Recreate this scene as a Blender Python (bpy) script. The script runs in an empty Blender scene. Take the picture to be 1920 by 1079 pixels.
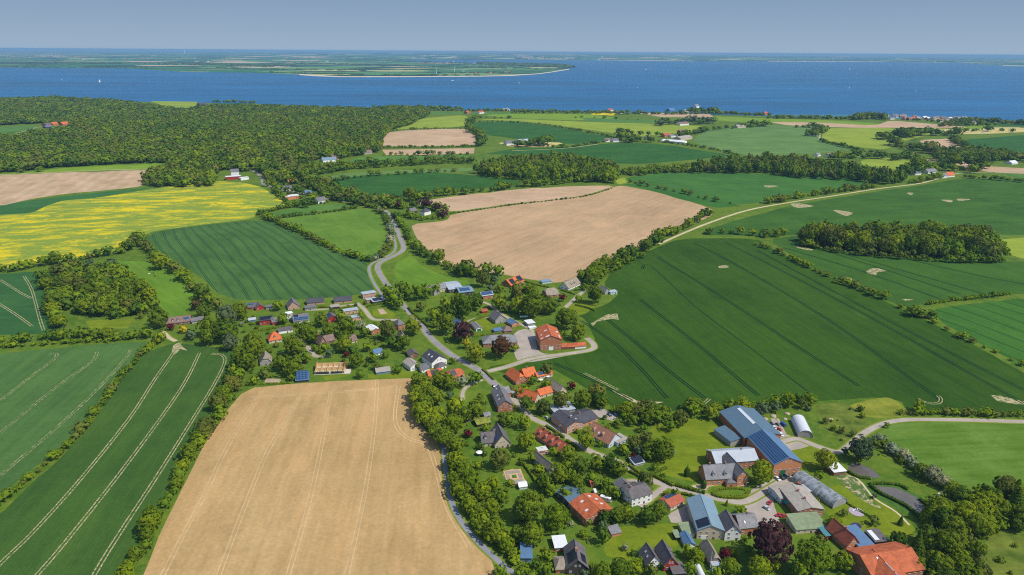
import bpy, bmesh, math, random
import numpy as np
from mathutils import Vector, Matrix
from mathutils.geometry import delaunay_2d_cdt
random.seed(7); RNG = np.random.default_rng(7)
SC = bpy.context.scene; COL = SC.collection
R = math.radians
# ------------------------------------------------------------------ camera, sky, sun, exposure
FPX = 1280.0; CAM_H = 250.0
PITCH = math.atan(442.5 / FPX); ROLL = R(0.39)
cam = bpy.data.objects.new('camera', bpy.data.cameras.new('camera')); COL.objects.link(cam)
cam.data.sensor_width = 36; cam.data.lens = FPX / 1920 * 36
cam.data.clip_start = 1; cam.data.clip_end = 200000
CM = Matrix.Rotation(math.pi / 2 - PITCH, 3, 'X') @ Matrix.Rotation(ROLL, 3, 'Z')
cam.matrix_world = Matrix.Translation((0, 0, CAM_H)) @ CM.to_4x4()
SC.camera = cam
SUN_EL = R(52); SUN_AZ = math.atan2(0.93, -0.42)          # clockwise from +Y: from the right, a little behind the camera
sd = Vector((math.sin(SUN_AZ) * math.cos(SUN_EL), math.cos(SUN_AZ) * math.cos(SUN_EL), math.sin(SUN_EL)))
sun = bpy.data.objects.new('sun', bpy.data.lights.new('sun', 'SUN')); COL.objects.link(sun)
sun.data.energy = 4.4; sun.data.angle = R(0.5); sun.data.color = (1.0, 0.955, 0.88)
sun.rotation_euler = sd.to_track_quat('Z', 'Y').to_euler()
W = bpy.data.worlds.new('World'); SC.world = W; W.use_nodes = True
nt = W.node_tree; nt.nodes.clear()
def _n(t, typ, **k):
    n = t.nodes.new(typ)
    for a, b in k.items(): setattr(n, a, b)
    return n
wo = _n(nt, 'ShaderNodeOutputWorld'); bg = _n(nt, 'ShaderNodeBackground'); sky = _n(nt, 'ShaderNodeTexSky')
sky.sky_type = 'NISHITA'; sky.sun_disc = False; sky.sun_elevation = SUN_EL; sky.sun_rotation = SUN_AZ
sky.air_density = 1.0; sky.dust_density = 1.0; sky.ozone_density = 2.0
tc = _n(nt, 'ShaderNodeTexCoord'); sx = _n(nt, 'ShaderNodeSeparateXYZ')
rp = _n(nt, 'ShaderNodeValToRGB'); mx = _n(nt, 'ShaderNodeMixRGB')
# the low sky of the photograph: a slate blue band that thins out upward into the clear sky
rp.color_ramp.elements[0].position = 0.0; rp.color_ramp.elements[0].color = (2.2, 2.95, 3.85, 1)
rp.color_ramp.elements[1].position = 0.085; rp.color_ramp.elements[1].color = (1.40, 2.10, 3.1, 1)
mr = _n(nt, 'ShaderNodeMapRange'); mr.inputs[1].default_value = 0.10; mr.inputs[2].default_value = 0.45
nt.links.new(tc.outputs['Generated'], sx.inputs[0]); nt.links.new(sx.outputs[2], rp.inputs[0]); nt.links.new(sx.outputs[2], mr.inputs[0])
nt.links.new(mr.outputs[0], mx.inputs[0]); nt.links.new(rp.outputs[0], mx.inputs[1]); nt.links.new(sky.outputs[0], mx.inputs[2])
nt.links.new(mx.outputs[0], bg.inputs[0]); bg.inputs[1].default_value = 0.15
nt.links.new(bg.outputs[0], wo.inputs[0])
SC.view_settings.view_transform = 'Standard'; SC.view_settings.look = 'None'; SC.view_settings.exposure = 0.0; SC.view_settings.gamma = 1
SC.render.engine = 'CYCLES'
SC.cycles.max_bounces = 5; SC.cycles.diffuse_bounces = 2; SC.cycles.volume_bounces = 0; SC.cycles.transparent_max_bounces = 6
SC.cycles.use_denoising = False; SC.cycles.filter_width = 1.1; SC.cycles.use_adaptive_sampling = False
# ------------------------------------------------------------------ terrain and the photograph's rays
CMn = np.array(CM)
def smooth(a, b, x):
    t = np.clip((x - a) / (b - a), 0, 1); return t * t * (3 - 2 * t)
HILLS = [(60, 1330, 190, 110, 13), (640, 800, 190, 150, 9), (420, 640, 230, 130, 5), (-300, 900, 220, 120, 5), (-620, 1700, 500, 300, 10),
         (300, 1150, 260, 130, 5), (900, 1500, 400, 250, 6), (-150, 430, 90, 80, 2.5), (-900, 1050, 350, 150, 6), (350, 2100, 300, 160, 6), (-760, 1950, 210, 170, 13), (-330, 2250, 220, 180, 12), (-1250, 2200, 260, 200, 14), (-480, 1650, 160, 130, 8)]
def hgt(x, y):
    x = np.asarray(x, float); y = np.asarray(y, float)
    near = 1.2 + 1.1 * np.sin(x / 97 + 1.3) * np.sin(y / 83 + .4) + 1.0 * np.sin(x / 211 - y / 173 + 2)
    for (cx, cy, a, b, h) in HILLS: near = near + h * np.exp(-((x - cx) / a) ** 2 - ((y - cy) / b) ** 2)
    z = near * (1 - smooth(2150, 2650, y))
    z = z + smooth(24000, 46000, y) * (30 + 90 * np.exp(-(x / 17500) ** 4) + 7 * np.sin(x / 3900 + 1) + 5 * np.sin(x / 1430 + y / 5000) + 4 * np.sin(x / 610))
    return z
def ray(u, v):
    d = CMn @ np.array([(u - 960) / FPX, (539.5 - v) / FPX, -1.0]); return d
def flat(u, v, z=0.0):
    d = ray(u, v); t = (z - CAM_H) / min(d[2], -1e-4); return d[0] * t, d[1] * t
def P(u, v, dz=0.0):
    """ground point seen at pixel (u, v) of the 1920 x 1079 photograph; dz: the pixel shows a point that high above the ground"""
    z = 0.0
    for _ in range(7):
        x, y = flat(u, v, z + dz); z = float(hgt(x, y))
    return Vector((x, y, z))
def px(p):
    q = CMn.T @ (np.array([p[0], p[1], p[2] - CAM_H])); return 960 + FPX * q[0] / -q[2], 539.5 - FPX * q[1] / -q[2]
def scale_at(p):                                   # pixels (1920 wide) per metre
    q = CMn.T @ (np.array([p[0], p[1], p[2] - CAM_H])); return FPX / -q[2]
def pxa(x, y, z):
    q = np.stack([x, y, z - CAM_H], -1) @ CMn; return 960 + FPX * q[..., 0] / -q[..., 2], 539.5 - FPX * q[..., 1] / -q[..., 2]
def V(s):                                          # "u,v u,v ..." -> list of pixel pairs
    return [tuple(float(c) for c in p.split(',')) for p in s.split()]
def catmull(pts, n=4, closed=False):
    out = []; m = len(pts); k = m if closed else m - 1
    for i in range(k):
        if closed: p0, p1, p2, p3 = pts[(i - 1) % m], pts[i], pts[(i + 1) % m], pts[(i + 2) % m]
        else: p0, p1, p2, p3 = pts[max(i - 1, 0)], pts[i], pts[i + 1], pts[min(i + 2, m - 1)]
        for j in range(n):
            t = j / n
            out.append(tuple(0.5 * ((2 * b) + (-a + c) * t + (2 * a - 5 * b + 4 * c - d) * t * t + (-a + 3 * b - 3 * c + d) * t ** 3) for a, b, c, d in zip(p0, p1, p2, p3)))
    if not closed: out.append(tuple(pts[-1]))
    return out
# ------------------------------------------------------------------ objects
def tag(o, label=None, cat=None, group=None, kind=None):
    if label: o['label'] = label
    if cat: o['category'] = cat
    if group: o['group'] = group
    if kind: o['kind'] = kind
    return o
def link(o, parent=None):
    COL.objects.link(o)
    if parent: o.parent = parent
    return o
def empty(name, loc, rz=0.0):
    o = bpy.data.objects.new(name, None); o.empty_display_size = 1; o.location = loc; o.rotation_euler = (0, 0, rz); return link(o)
def mesh(name, verts, faces, mats, fm=None, smooth_=False):
    me = bpy.data.meshes.new(name); me.from_pydata(verts, [], faces)
    for m in (mats if isinstance(mats, (list, tuple)) else [mats]): me.materials.append(m)
    if fm is not None: me.polygons.foreach_set('material_index', fm)
    if smooth_: me.polygons.foreach_set('use_smooth', [True] * len(faces))
    me.update(); return me
def npmesh(name, v, f, mats, mi=None):
    """v (n,3), f (m,4): quads"""
    me = bpy.data.meshes.new(name)
    me.vertices.add(len(v)); me.vertices.foreach_set('co', np.ascontiguousarray(v, np.float32).ravel())
    k = f.shape[1]; me.loops.add(f.size); me.loops.foreach_set('vertex_index', np.ascontiguousarray(f, np.int32).ravel())
    me.polygons.add(len(f)); me.polygons.foreach_set('loop_start', np.arange(0, f.size, k, dtype=np.int32))
    try: me.polygons.foreach_set('loop_total', np.full(len(f), k, np.int32))
    except Exception: pass
    for m in (mats if isinstance(mats, (list, tuple)) else [mats]): me.materials.append(m)
    if mi is not None: me.polygons.foreach_set('material_index', np.ascontiguousarray(mi, np.int32))
    me.update(calc_edges=True); me.validate(); return me
class MB:
    def __init__(s): s.v = []; s.f = []
    def add(s, vs, fs):
        b = len(s.v); s.v += [tuple(q) for q in vs]; s.f += [tuple(i + b for i in f) for f in fs]
    def box(s, a, b, c0=None):                       # axis box between two corners
        x0, y0, z0 = a; x1, y1, z1 = b
        s.add([(x0, y0, z0), (x1, y0, z0), (x1, y1, z0), (x0, y1, z0), (x0, y0, z1), (x1, y0, z1), (x1, y1, z1), (x0, y1, z1)],
              [(0, 3, 2, 1), (4, 5, 6, 7), (0, 1, 5, 4), (1, 2, 6, 5), (2, 3, 7, 6), (3, 0, 4, 7)])
    def slab(s, poly, th=.25, n=None):               # polygon thickened downward
        n = n or (0, 0, -th); k = len(poly)
        lo = [(p[0] + n[0], p[1] + n[1], p[2] + n[2]) for p in poly]
        s.add(list(poly) + lo, [tuple(range(k)), tuple(range(2 * k - 1, k - 1, -1))] + [(i, k + i, k + (i + 1) % k, (i + 1) % k) for i in range(k)])
    def cyl(s, x, y, z0, z1, r0, r1=None, n=8, axis='z'):
        r1 = r0 if r1 is None else r1; vs = []
        for z, r in ((z0, r0), (z1, r1)):
            for i in range(n):
                a = 2 * math.pi * i / n; vs.append((x + r * math.cos(a), y + r * math.sin(a), z))
        if axis == 'x': vs = [(q[2], q[0], q[1]) for q in vs]
        if axis == 'y': vs = [(q[0], q[2], q[1]) for q in vs]
        s.add(vs, [(i, (i + 1) % n, n + (i + 1) % n, n + i) for i in range(n)] + [tuple(range(n - 1, -1, -1)), tuple(range(n, 2 * n))])
    def tube(s, p, q, r0, r1, n=6):
        p = Vector(p); q = Vector(q); d = (q - p).normalized(); a = d.orthogonal().normalized(); b = d.cross(a); vs = []
        for c, r in ((p, r0), (q, r1)):
            for i in range(n):
                t = 2 * math.pi * i / n; vs.append(c + a * r * math.cos(t) + b * r * math.sin(t))
        s.add(vs, [(i, (i + 1) % n, n + (i + 1) % n, n + i) for i in range(n)] + [tuple(range(n - 1, -1, -1)), tuple(range(n, 2 * n))])
    def me(s, name, mat, sm=False): return mesh(name, s.v, s.f, mat, smooth_=sm)
    def obj(s, name, mat, parent=None, sm=False): return link(bpy.data.objects.new(name, s.me(name, mat, sm)), parent)
# ------------------------------------------------------------------ materials
MATS = {}
def lin(c): return tuple(((x / 255) / 12.92 if x / 255 <= .04045 else ((x / 255 + .055) / 1.055) ** 2.4) for x in c)
class NT:
    def __init__(s, name, rough=.9, spec=.2):
        s.m = bpy.data.materials.new(name); s.m.use_nodes = True; s.t = s.m.node_tree; s.t.nodes.clear()
        s.o = _n(s.t, 'ShaderNodeOutputMaterial'); s.b = _n(s.t, 'ShaderNodeBsdfPrincipled'); s.l(s.b.outputs[0], s.o.inputs[0])
        s.b.inputs['Roughness'].default_value = rough; s.b.inputs['Specular IOR Level'].default_value = spec
        s.pos = _n(s.t, 'ShaderNodeTexCoord').outputs['Object']
    def l(s, a, b): s.t.links.new(a, b)
    def noise(s, scale, detail=3, vec=None, rough=.55, dist=0.0):
        n = _n(s.t, 'ShaderNodeTexNoise'); n.inputs['Scale'].default_value = scale; n.inputs['Detail'].default_value = detail
        n.inputs['Roughness'].default_value = rough; n.inputs['Distortion'].default_value = dist
        s.l(vec or s.pos, n.inputs['Vector']); return n.outputs[0]
    def mapv(s, ang=0.0, sc=(1, 1, 1), vec=None):
        a = _n(s.t, 'ShaderNodeMapping'); a.vector_type = 'POINT'; a.inputs['Rotation'].default_value = (0, 0, -ang)
        s.l(vec or s.pos, a.inputs[0]); b = _n(s.t, 'ShaderNodeMapping'); b.inputs['Scale'].default_value = sc; s.l(a.outputs[0], b.inputs[0]); return b.outputs[0]
    def math(s, op, a, b=0.0, c=None):
        n = _n(s.t, 'ShaderNodeMath', operation=op)
        for i, q in enumerate((a, b, c)):
            if q is None: continue
            if isinstance(q, (int, float)): n.inputs[i].default_value = q
            else: s.l(q, n.inputs[i])
        return n.outputs[0]
    def rng(s, x, a, b, c=0.0, d=1.0):
        n = _n(s.t, 'ShaderNodeMapRange'); s.l(x, n.inputs[0])
        for i, q in enumerate((a, b, c, d)): n.inputs[i + 1].default_value = q
        return n.outputs[0]
    def mix(s, f, a, b, mode='MIX'):
        n = _n(s.t, 'ShaderNodeMixRGB', blend_type=mode)
        for i, q in enumerate((f, a, b)):
            if isinstance(q, (int, float)): n.inputs[i].default_value = q
            elif isinstance(q, tuple): n.inputs[i].default_value = (*q[:3], 1)
            else: s.l(q, n.inputs[i])
        return n.outputs[0]
    def col(s, c):
        if isinstance(c, tuple): s.b.inputs['Base Color'].default_value = (*c, 1)
        else: s.l(c, s.b.inputs['Base Color'])
        return s.m
    def bump(s, h, st=.4, d=.3):
        n = _n(s.t, 'ShaderNodeBump'); n.inputs['Strength'].default_value = st; n.inputs['Distance'].default_value = d; s.l(h, n.inputs['Height']); s.l(n.outputs[0], s.b.inputs['Normal'])
def sc3(c, k): return tuple(x * k for x in c)
def plain(name, c, rough=.7, var=.25, scale=.6, spec=.25, metal=0.0, bump=0.0):
    if name in MATS: return MATS[name]
    m = NT(name, rough, spec); n = m.noise(scale, 4); n2 = m.noise(scale * 7, 2)
    f = m.math('ADD', m.math('MULTIPLY', n, .7), m.math('MULTIPLY', n2, .3))
    m.b.inputs['Metallic'].default_value = metal
    if bump: m.bump(n2, bump, .1)
    MATS[name] = m.col(m.mix(m.rng(f, .3, .7), sc3(c, 1 - var), sc3(c, 1 + var))); return MATS[name]
# ------------------------------------------------------------------ the ground: one planar subdivision split into fields, roads and water
def dirpx(a, b, c, d):
    p = P(a, b); q = P(c, d); return math.atan2(q.y - p.y, q.x - p.x)
def fieldmat(name, c, c2=None, var=.16, ang=0.0, streak=.25, tram=0.0, tw=.3, tcol=None, patch=.012, rows=0.0, rough=.95):
    """c base, c2 patch colour; streaks along ang; paired wheel tracks every tram metres; fine sown rows"""
    if name in MATS: return MATS[name]
    m = NT(name, rough, .1); c2 = c2 or sc3(c, 1.35)
    big = m.noise(patch, 5, rough=.6); fine = m.noise(.55, 3); mid = m.noise(.09, 4, rough=.65)
    st = m.noise(1.0, 3, m.mapv(ang, (.012, .22, 1)))
    f = m.math('ADD', m.math('MULTIPLY', big, .55), m.math('ADD', m.math('MULTIPLY', st, streak), m.math('MULTIPLY', mid, .45 - streak)))
    col = m.mix(m.rng(f, .37, .63), sc3(c, 1 - var), c2)
    band = m.noise(1.0, 4, m.mapv(ang, (.0035, .045, 1)), .6); blot = m.noise(.028, 5, None, .7)
    col = m.mix(m.rng(band, .5, .72, 0, .5), col, (c2[0] * 1.25, c2[1] * 1.12, c2[2] * 1.1)); col = m.mix(m.rng(blot, .56, .70, 0, .45), col, sc3(c, .70))
    col = m.mix(m.rng(fine, .35, .75), col, m.mix(1.0, col, (1.25, 1.22, 1.2), 'MULTIPLY'))
    if rows:
        sp = _n(m.t, 'ShaderNodeSeparateXYZ'); m.l(m.mapv(ang), sp.inputs[0])
        w = m.math('FRACT', m.math('DIVIDE', m.math('ADD', sp.outputs[1], m.math('MULTIPLY', mid, 3.0)), rows))
        col = m.mix(m.rng(m.math('ABSOLUTE', m.math('SUBTRACT', w, .5)), .1, .4, 0, .22), col, sc3(c, .72))
    if tram:
        sp = _n(m.t, 'ShaderNodeSeparateXYZ'); m.l(m.mapv(ang), sp.inputs[0])
        bend = m.noise(.006, 1)
        y = m.math('ADD', sp.outputs[1], m.math('MULTIPLY', bend, 26.0))
        d = m.math('MULTIPLY', m.math('ABSOLUTE', m.math('SUBTRACT', m.math('FRACT', m.math('DIVIDE', y, tram)), .5)), tram)
        k = m.math('LESS_THAN', m.math('ABSOLUTE', m.math('SUBTRACT', d, 1.0)), tw)
        col = m.mix(m.math('MULTIPLY', k, .85), col, tcol or sc3(c, .45))
    m.bump(mid, .25, .6)
    MATS[name] = m.col(col); return MATS[name]
G_DARK = (.016, .088, .028); G_MID = (.030, .120, .030); G_GRASS = (.078, .185, .018); G_BRIGHT = (.115, .235, .014); G_PALE = (.11, .19, .055)
SOIL = (.355, .240, .130); GOLD = (.345, .225, .090); SAND = (.60, .45, .25)
def mat_meadow():
    m = NT('meadow', .95, .1); a = m.noise(.02, 5, rough=.65); b = m.noise(.16, 5, rough=.7); c = m.noise(1.1, 3)
    col = m.mix(m.rng(a, .35, .68), (.060, .125, .010), (.125, .195, .012))
    col = m.mix(m.rng(b, .45, .75), col, (.175, .20, .025)); col = m.mix(m.rng(c, .3, .8, 0, .5), col, (.045, .10, .010))
    m.bump(b, .4, .8); return m.col(col)
def mat_rape():
    m = NT('rapeseed', .95, .1); v = m.mapv(dirpx(100, 450, 400, 430), (.014, .040, 1)); a = m.noise(1.0, 8, v, .74, .3); b = m.noise(.25, 4)
    f = m.math('ADD', m.math('MULTIPLY', a, .85), m.math('MULTIPLY', b, .15))
    col = m.mix(m.rng(f, .475, .60), (.18, .25, .03), (.60, .47, .008)); d = m.noise(1.0, 3, m.mapv(dirpx(100, 450, 400, 430), (.008, .06, 1)))
    return m.col(m.mix(m.rng(d, .66, .74), col, (.075, .16, .02)))
def mat_farland():
    """the opposite shore: patchwork of fields, woods and pale stubble"""
    m = NT('far_farmland', .95, .1); sv = _n(m.t, 'ShaderNodeSeparateXYZ'); m.l(m.pos, sv.inputs[0]); cb = _n(m.t, 'ShaderNodeCombineXYZ'); m.l(m.math('DIVIDE', sv.outputs[0], 760.0), cb.inputs[0]); m.l(m.math('MULTIPLY', m.math('LOGARITHM', m.math('DIVIDE', sv.outputs[1], 5000.0), 2.718), 13.0), cb.inputs[1]); v = cb.outputs[0]; vo = _n(m.t, 'ShaderNodeTexVoronoi'); vo.inputs['Scale'].default_value = 1; m.l(v, vo.inputs['Vector'])
    rp = _n(m.t, 'ShaderNodeValToRGB'); rp.color_ramp.interpolation = 'CONSTANT'; sp = _n(m.t, 'ShaderNodeSeparateColor'); m.l(vo.outputs['Color'], sp.inputs[0]); m.l(sp.outputs[0], rp.inputs[0])
    e = rp.color_ramp.elements; e[0].color = (.045, .145, .045, 1); e[1].position = .2; e[1].color = (.10, .22, .055, 1)
    for p, c in ((.38, (.018, .05, .018, 1)), (.55, (.18, .27, .09, 1)), (.68, (.04, .16, .05, 1)), (.80, (.55, .42, .26, 1)), (.88, (.08, .22, .06, 1)), (.955, (.42, .42, .14, 1))):
        x = e.new(p); x.color = c
    cw = _n(m.t, 'ShaderNodeVectorMath', operation='MULTIPLY'); cw.inputs[1].default_value = (.55, 1.3, 1); m.l(v, cw.inputs[0]); w = m.noise(1.0, 6, cw.outputs[0], .7)
    return m.col(m.mix(m.rng(w, .53, .56), rp.outputs[0], (.014, .045, .016)))
def mat_water(name, c, rough=.28, spec=.28):
    m = NT(name, rough, spec); v = m.mapv(.15, (1 / 900, 1 / 140, 1)); a = m.noise(1, 5, v, .6); b = m.noise(1, 4, m.mapv(-.1, (1 / 3000, 1 / 700, 1)), .6)
    f = m.math('ADD', m.math('MULTIPLY', a, .5), m.math('MULTIPLY', b, .5))
    return m.col(m.mix(m.rng(f, .36, .64), sc3(c, .62), sc3(c, 1.35)))
def mat_road(name, c):
    m = NT(name, .9, .2); a = m.noise(.12, 5); b = m.noise(1.4, 3); f = m.math('ADD', m.math('MULTIPLY', a, .6), m.math('MULTIPLY', b, .4))
    return m.col(m.mix(m.rng(f, .35, .65), sc3(c, .82), sc3(c, 1.15)))
def mat_bare(name='bare_patch', lo=.42, hi=.54, sc=.35):
    m = NT(name, .95, .1); a = m.noise(sc, 5, rough=.75); b = m.noise(.08, 3); return m.col(m.mix(m.rng(a, lo, hi), (.075, .13, .03), m.mix(b, (.36, .29, .16), (.52, .42, .25))))
GM = {
 'ground': mat_meadow(), 'rape': mat_rape(), 'far': mat_farland(), 'sea': mat_water('sea_water', (.001, .094, .225), .35, .10), 'pond': plain('pond_water', (.12, .105, .090), .12, .25, .05, .5),
 'tarmac': mat_road('tarmac', (.25, .235, .235)), 'lane': mat_road('lane_gravel', (.36, .31, .26)), 'track': mat_road('sandy_track', (.50, .41, .27)), 'path': mat_road('asphalt_path', (.23, .235, .26)),
 'bare': mat_bare(), 'bare2': mat_bare('bare_patchy', .50, .60, .22), 'shal': mat_water('shallow_water', (.03, .15, .22), .35, .10), 'tram_d': fieldmat('wheel_track_dark', (.004, .022, .006)), 'tram_l': mat_bare('wheel_track_pale', .43, .54, .8), 'tram_f': mat_bare('wheel_track_faint', .46, .62, .5), 'tram_g': fieldmat('wheel_track_gold', (.44, .31, .15), (.50, .36, .19)),
 'verge': fieldmat('verge', (.13, .20, .02), (.20, .22, .03), patch=.05), 'beach': plain('beach_sand', (.62, .52, .38), .9, .2, .01), 'reeds': plain('reeds', (.05, .12, .012), .9, .35, .3, bump=.5),
 'A': fieldmat('crop_left', (.048, .112, 0.0244), (.072, .150, 0.0348), ang=dirpx(0, 890, 245, 655), tram=0, rows=2.2),
 'B': fieldmat('crop_tramlines', (.034, .085, .014), (.052, .112, .016), ang=dirpx(100, 950, 330, 660), rows=2.2),
 'C': fieldmat('stubble_gold', GOLD, (.415, .28, .125), ang=dirpx(410, 1079, 560, 745), streak=.4, var=.10),
 'D': fieldmat('crop_west', (.024, .085, 0.0216), (.035, .105, 0.0246)),
 'G': fieldmat('soil_striped', (.37, .26, .145), (.47, .345, .21), ang=dirpx(130, 355, 180, 325), rows=24, patch=.02),
 'H': fieldmat('crop_lined', (.044, .104, 0.0221), (.060, .132, 0.0287), ang=dirpx(430, 430, 560, 555), tram=13, tw=.42, streak=.4, tcol=(.008, .05, .02)),
 'I': fieldmat('pasture', (.075, .160, .015), (.11, .20, .022), ang=dirpx(600, 400, 700, 480)),
 'J': fieldmat('pasture_east', (.080, .170, .012), (.11, .205, .016), ang=dirpx(750, 500, 850, 540), streak=.4),
 'K': fieldmat('soil_big', SOIL, (.42, .29, .16), ang=dirpx(900, 480, 1100, 400), streak=.3, patch=.006),
 'L': fieldmat('crop_strip', (.028, .105, 0.0143), (.040, .13, 0.0165)),
 'M': fieldmat('crop_back', (.036, .115, 0.0185), (.050, .14, 0.0211), ang=dirpx(1200, 335, 1500, 350), streak=.3),
 'N': fieldmat('crop_main', (.021, .063, .004), (.040, .094, .006), ang=dirpx(1230, 482, 1480, 640), rows=3.0, patch=.007),
 'O': fieldmat('crop_far_east', (.029, .084, .010), (.046, .115, .012), ang=dirpx(1350, 420, 1720, 400), streak=.35),
 'Pf': fieldmat('crop_east', (.032, .090, .010), (.048, .118, .012), ang=dirpx(1470, 465, 1760, 560), rows=3.0),
 'Q': fieldmat('crop_right', (.030, .102, 0.0130), (.046, .135, 0.0150), ang=dirpx(1780, 590, 1920, 640), tram=22, tw=.5),
 'T': fieldmat('meadow_right', (.060, .135, .006), (.105, .185, .026), ang=dirpx(1700, 830, 1900, 820), streak=.4, patch=.03),
 'yg': fieldmat('grass_yellowgreen', (.17, .25, .022), (.24, .30, .03)), 'br': fieldmat('grass_bright', (.125, .225, .012), (.17, .27, .02), patch=.03), 'lw': fieldmat('lawn', (.105, .160, .006), (.155, .195, .010), patch=.06),
 'gr': fieldmat('grass_green', (.055, .145, .024), (.085, .18, .03)), 'pg': fieldmat('crop_palegreen', (.085, .165, 0.0400), (.11, .20, 0.0480)), 'dg': fieldmat('crop_darkgreen', (.022, .085, 0.0130), (.034, .108, 0.0150)),
 'rough': fieldmat('meadow_rough', (.14, .19, .012), (.22, .23, .03), patch=.08, var=.3), 'roughd': fieldmat('meadow_tufted', (.07, .125, .012), (.145, .18, .025), patch=.12, var=.35),
 'tn': fieldmat('soil_tan', (.38, .26, .15), (.45, .32, .2)), 'st': fieldmat('stubble_pale', (.42, .36, .13), (.5, .42, .16)), 'ry': fieldmat('rapeseed_small', (.5, .42, .02), (.62, .5, .01)),
 'ms': fieldmat('garden_soil', (.33, .26, .18), (.42, .33, .24), patch=.2), 'dk': fieldmat('grass_dark', (.028, .10, .024), (.04, .125, .03)),
}
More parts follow.
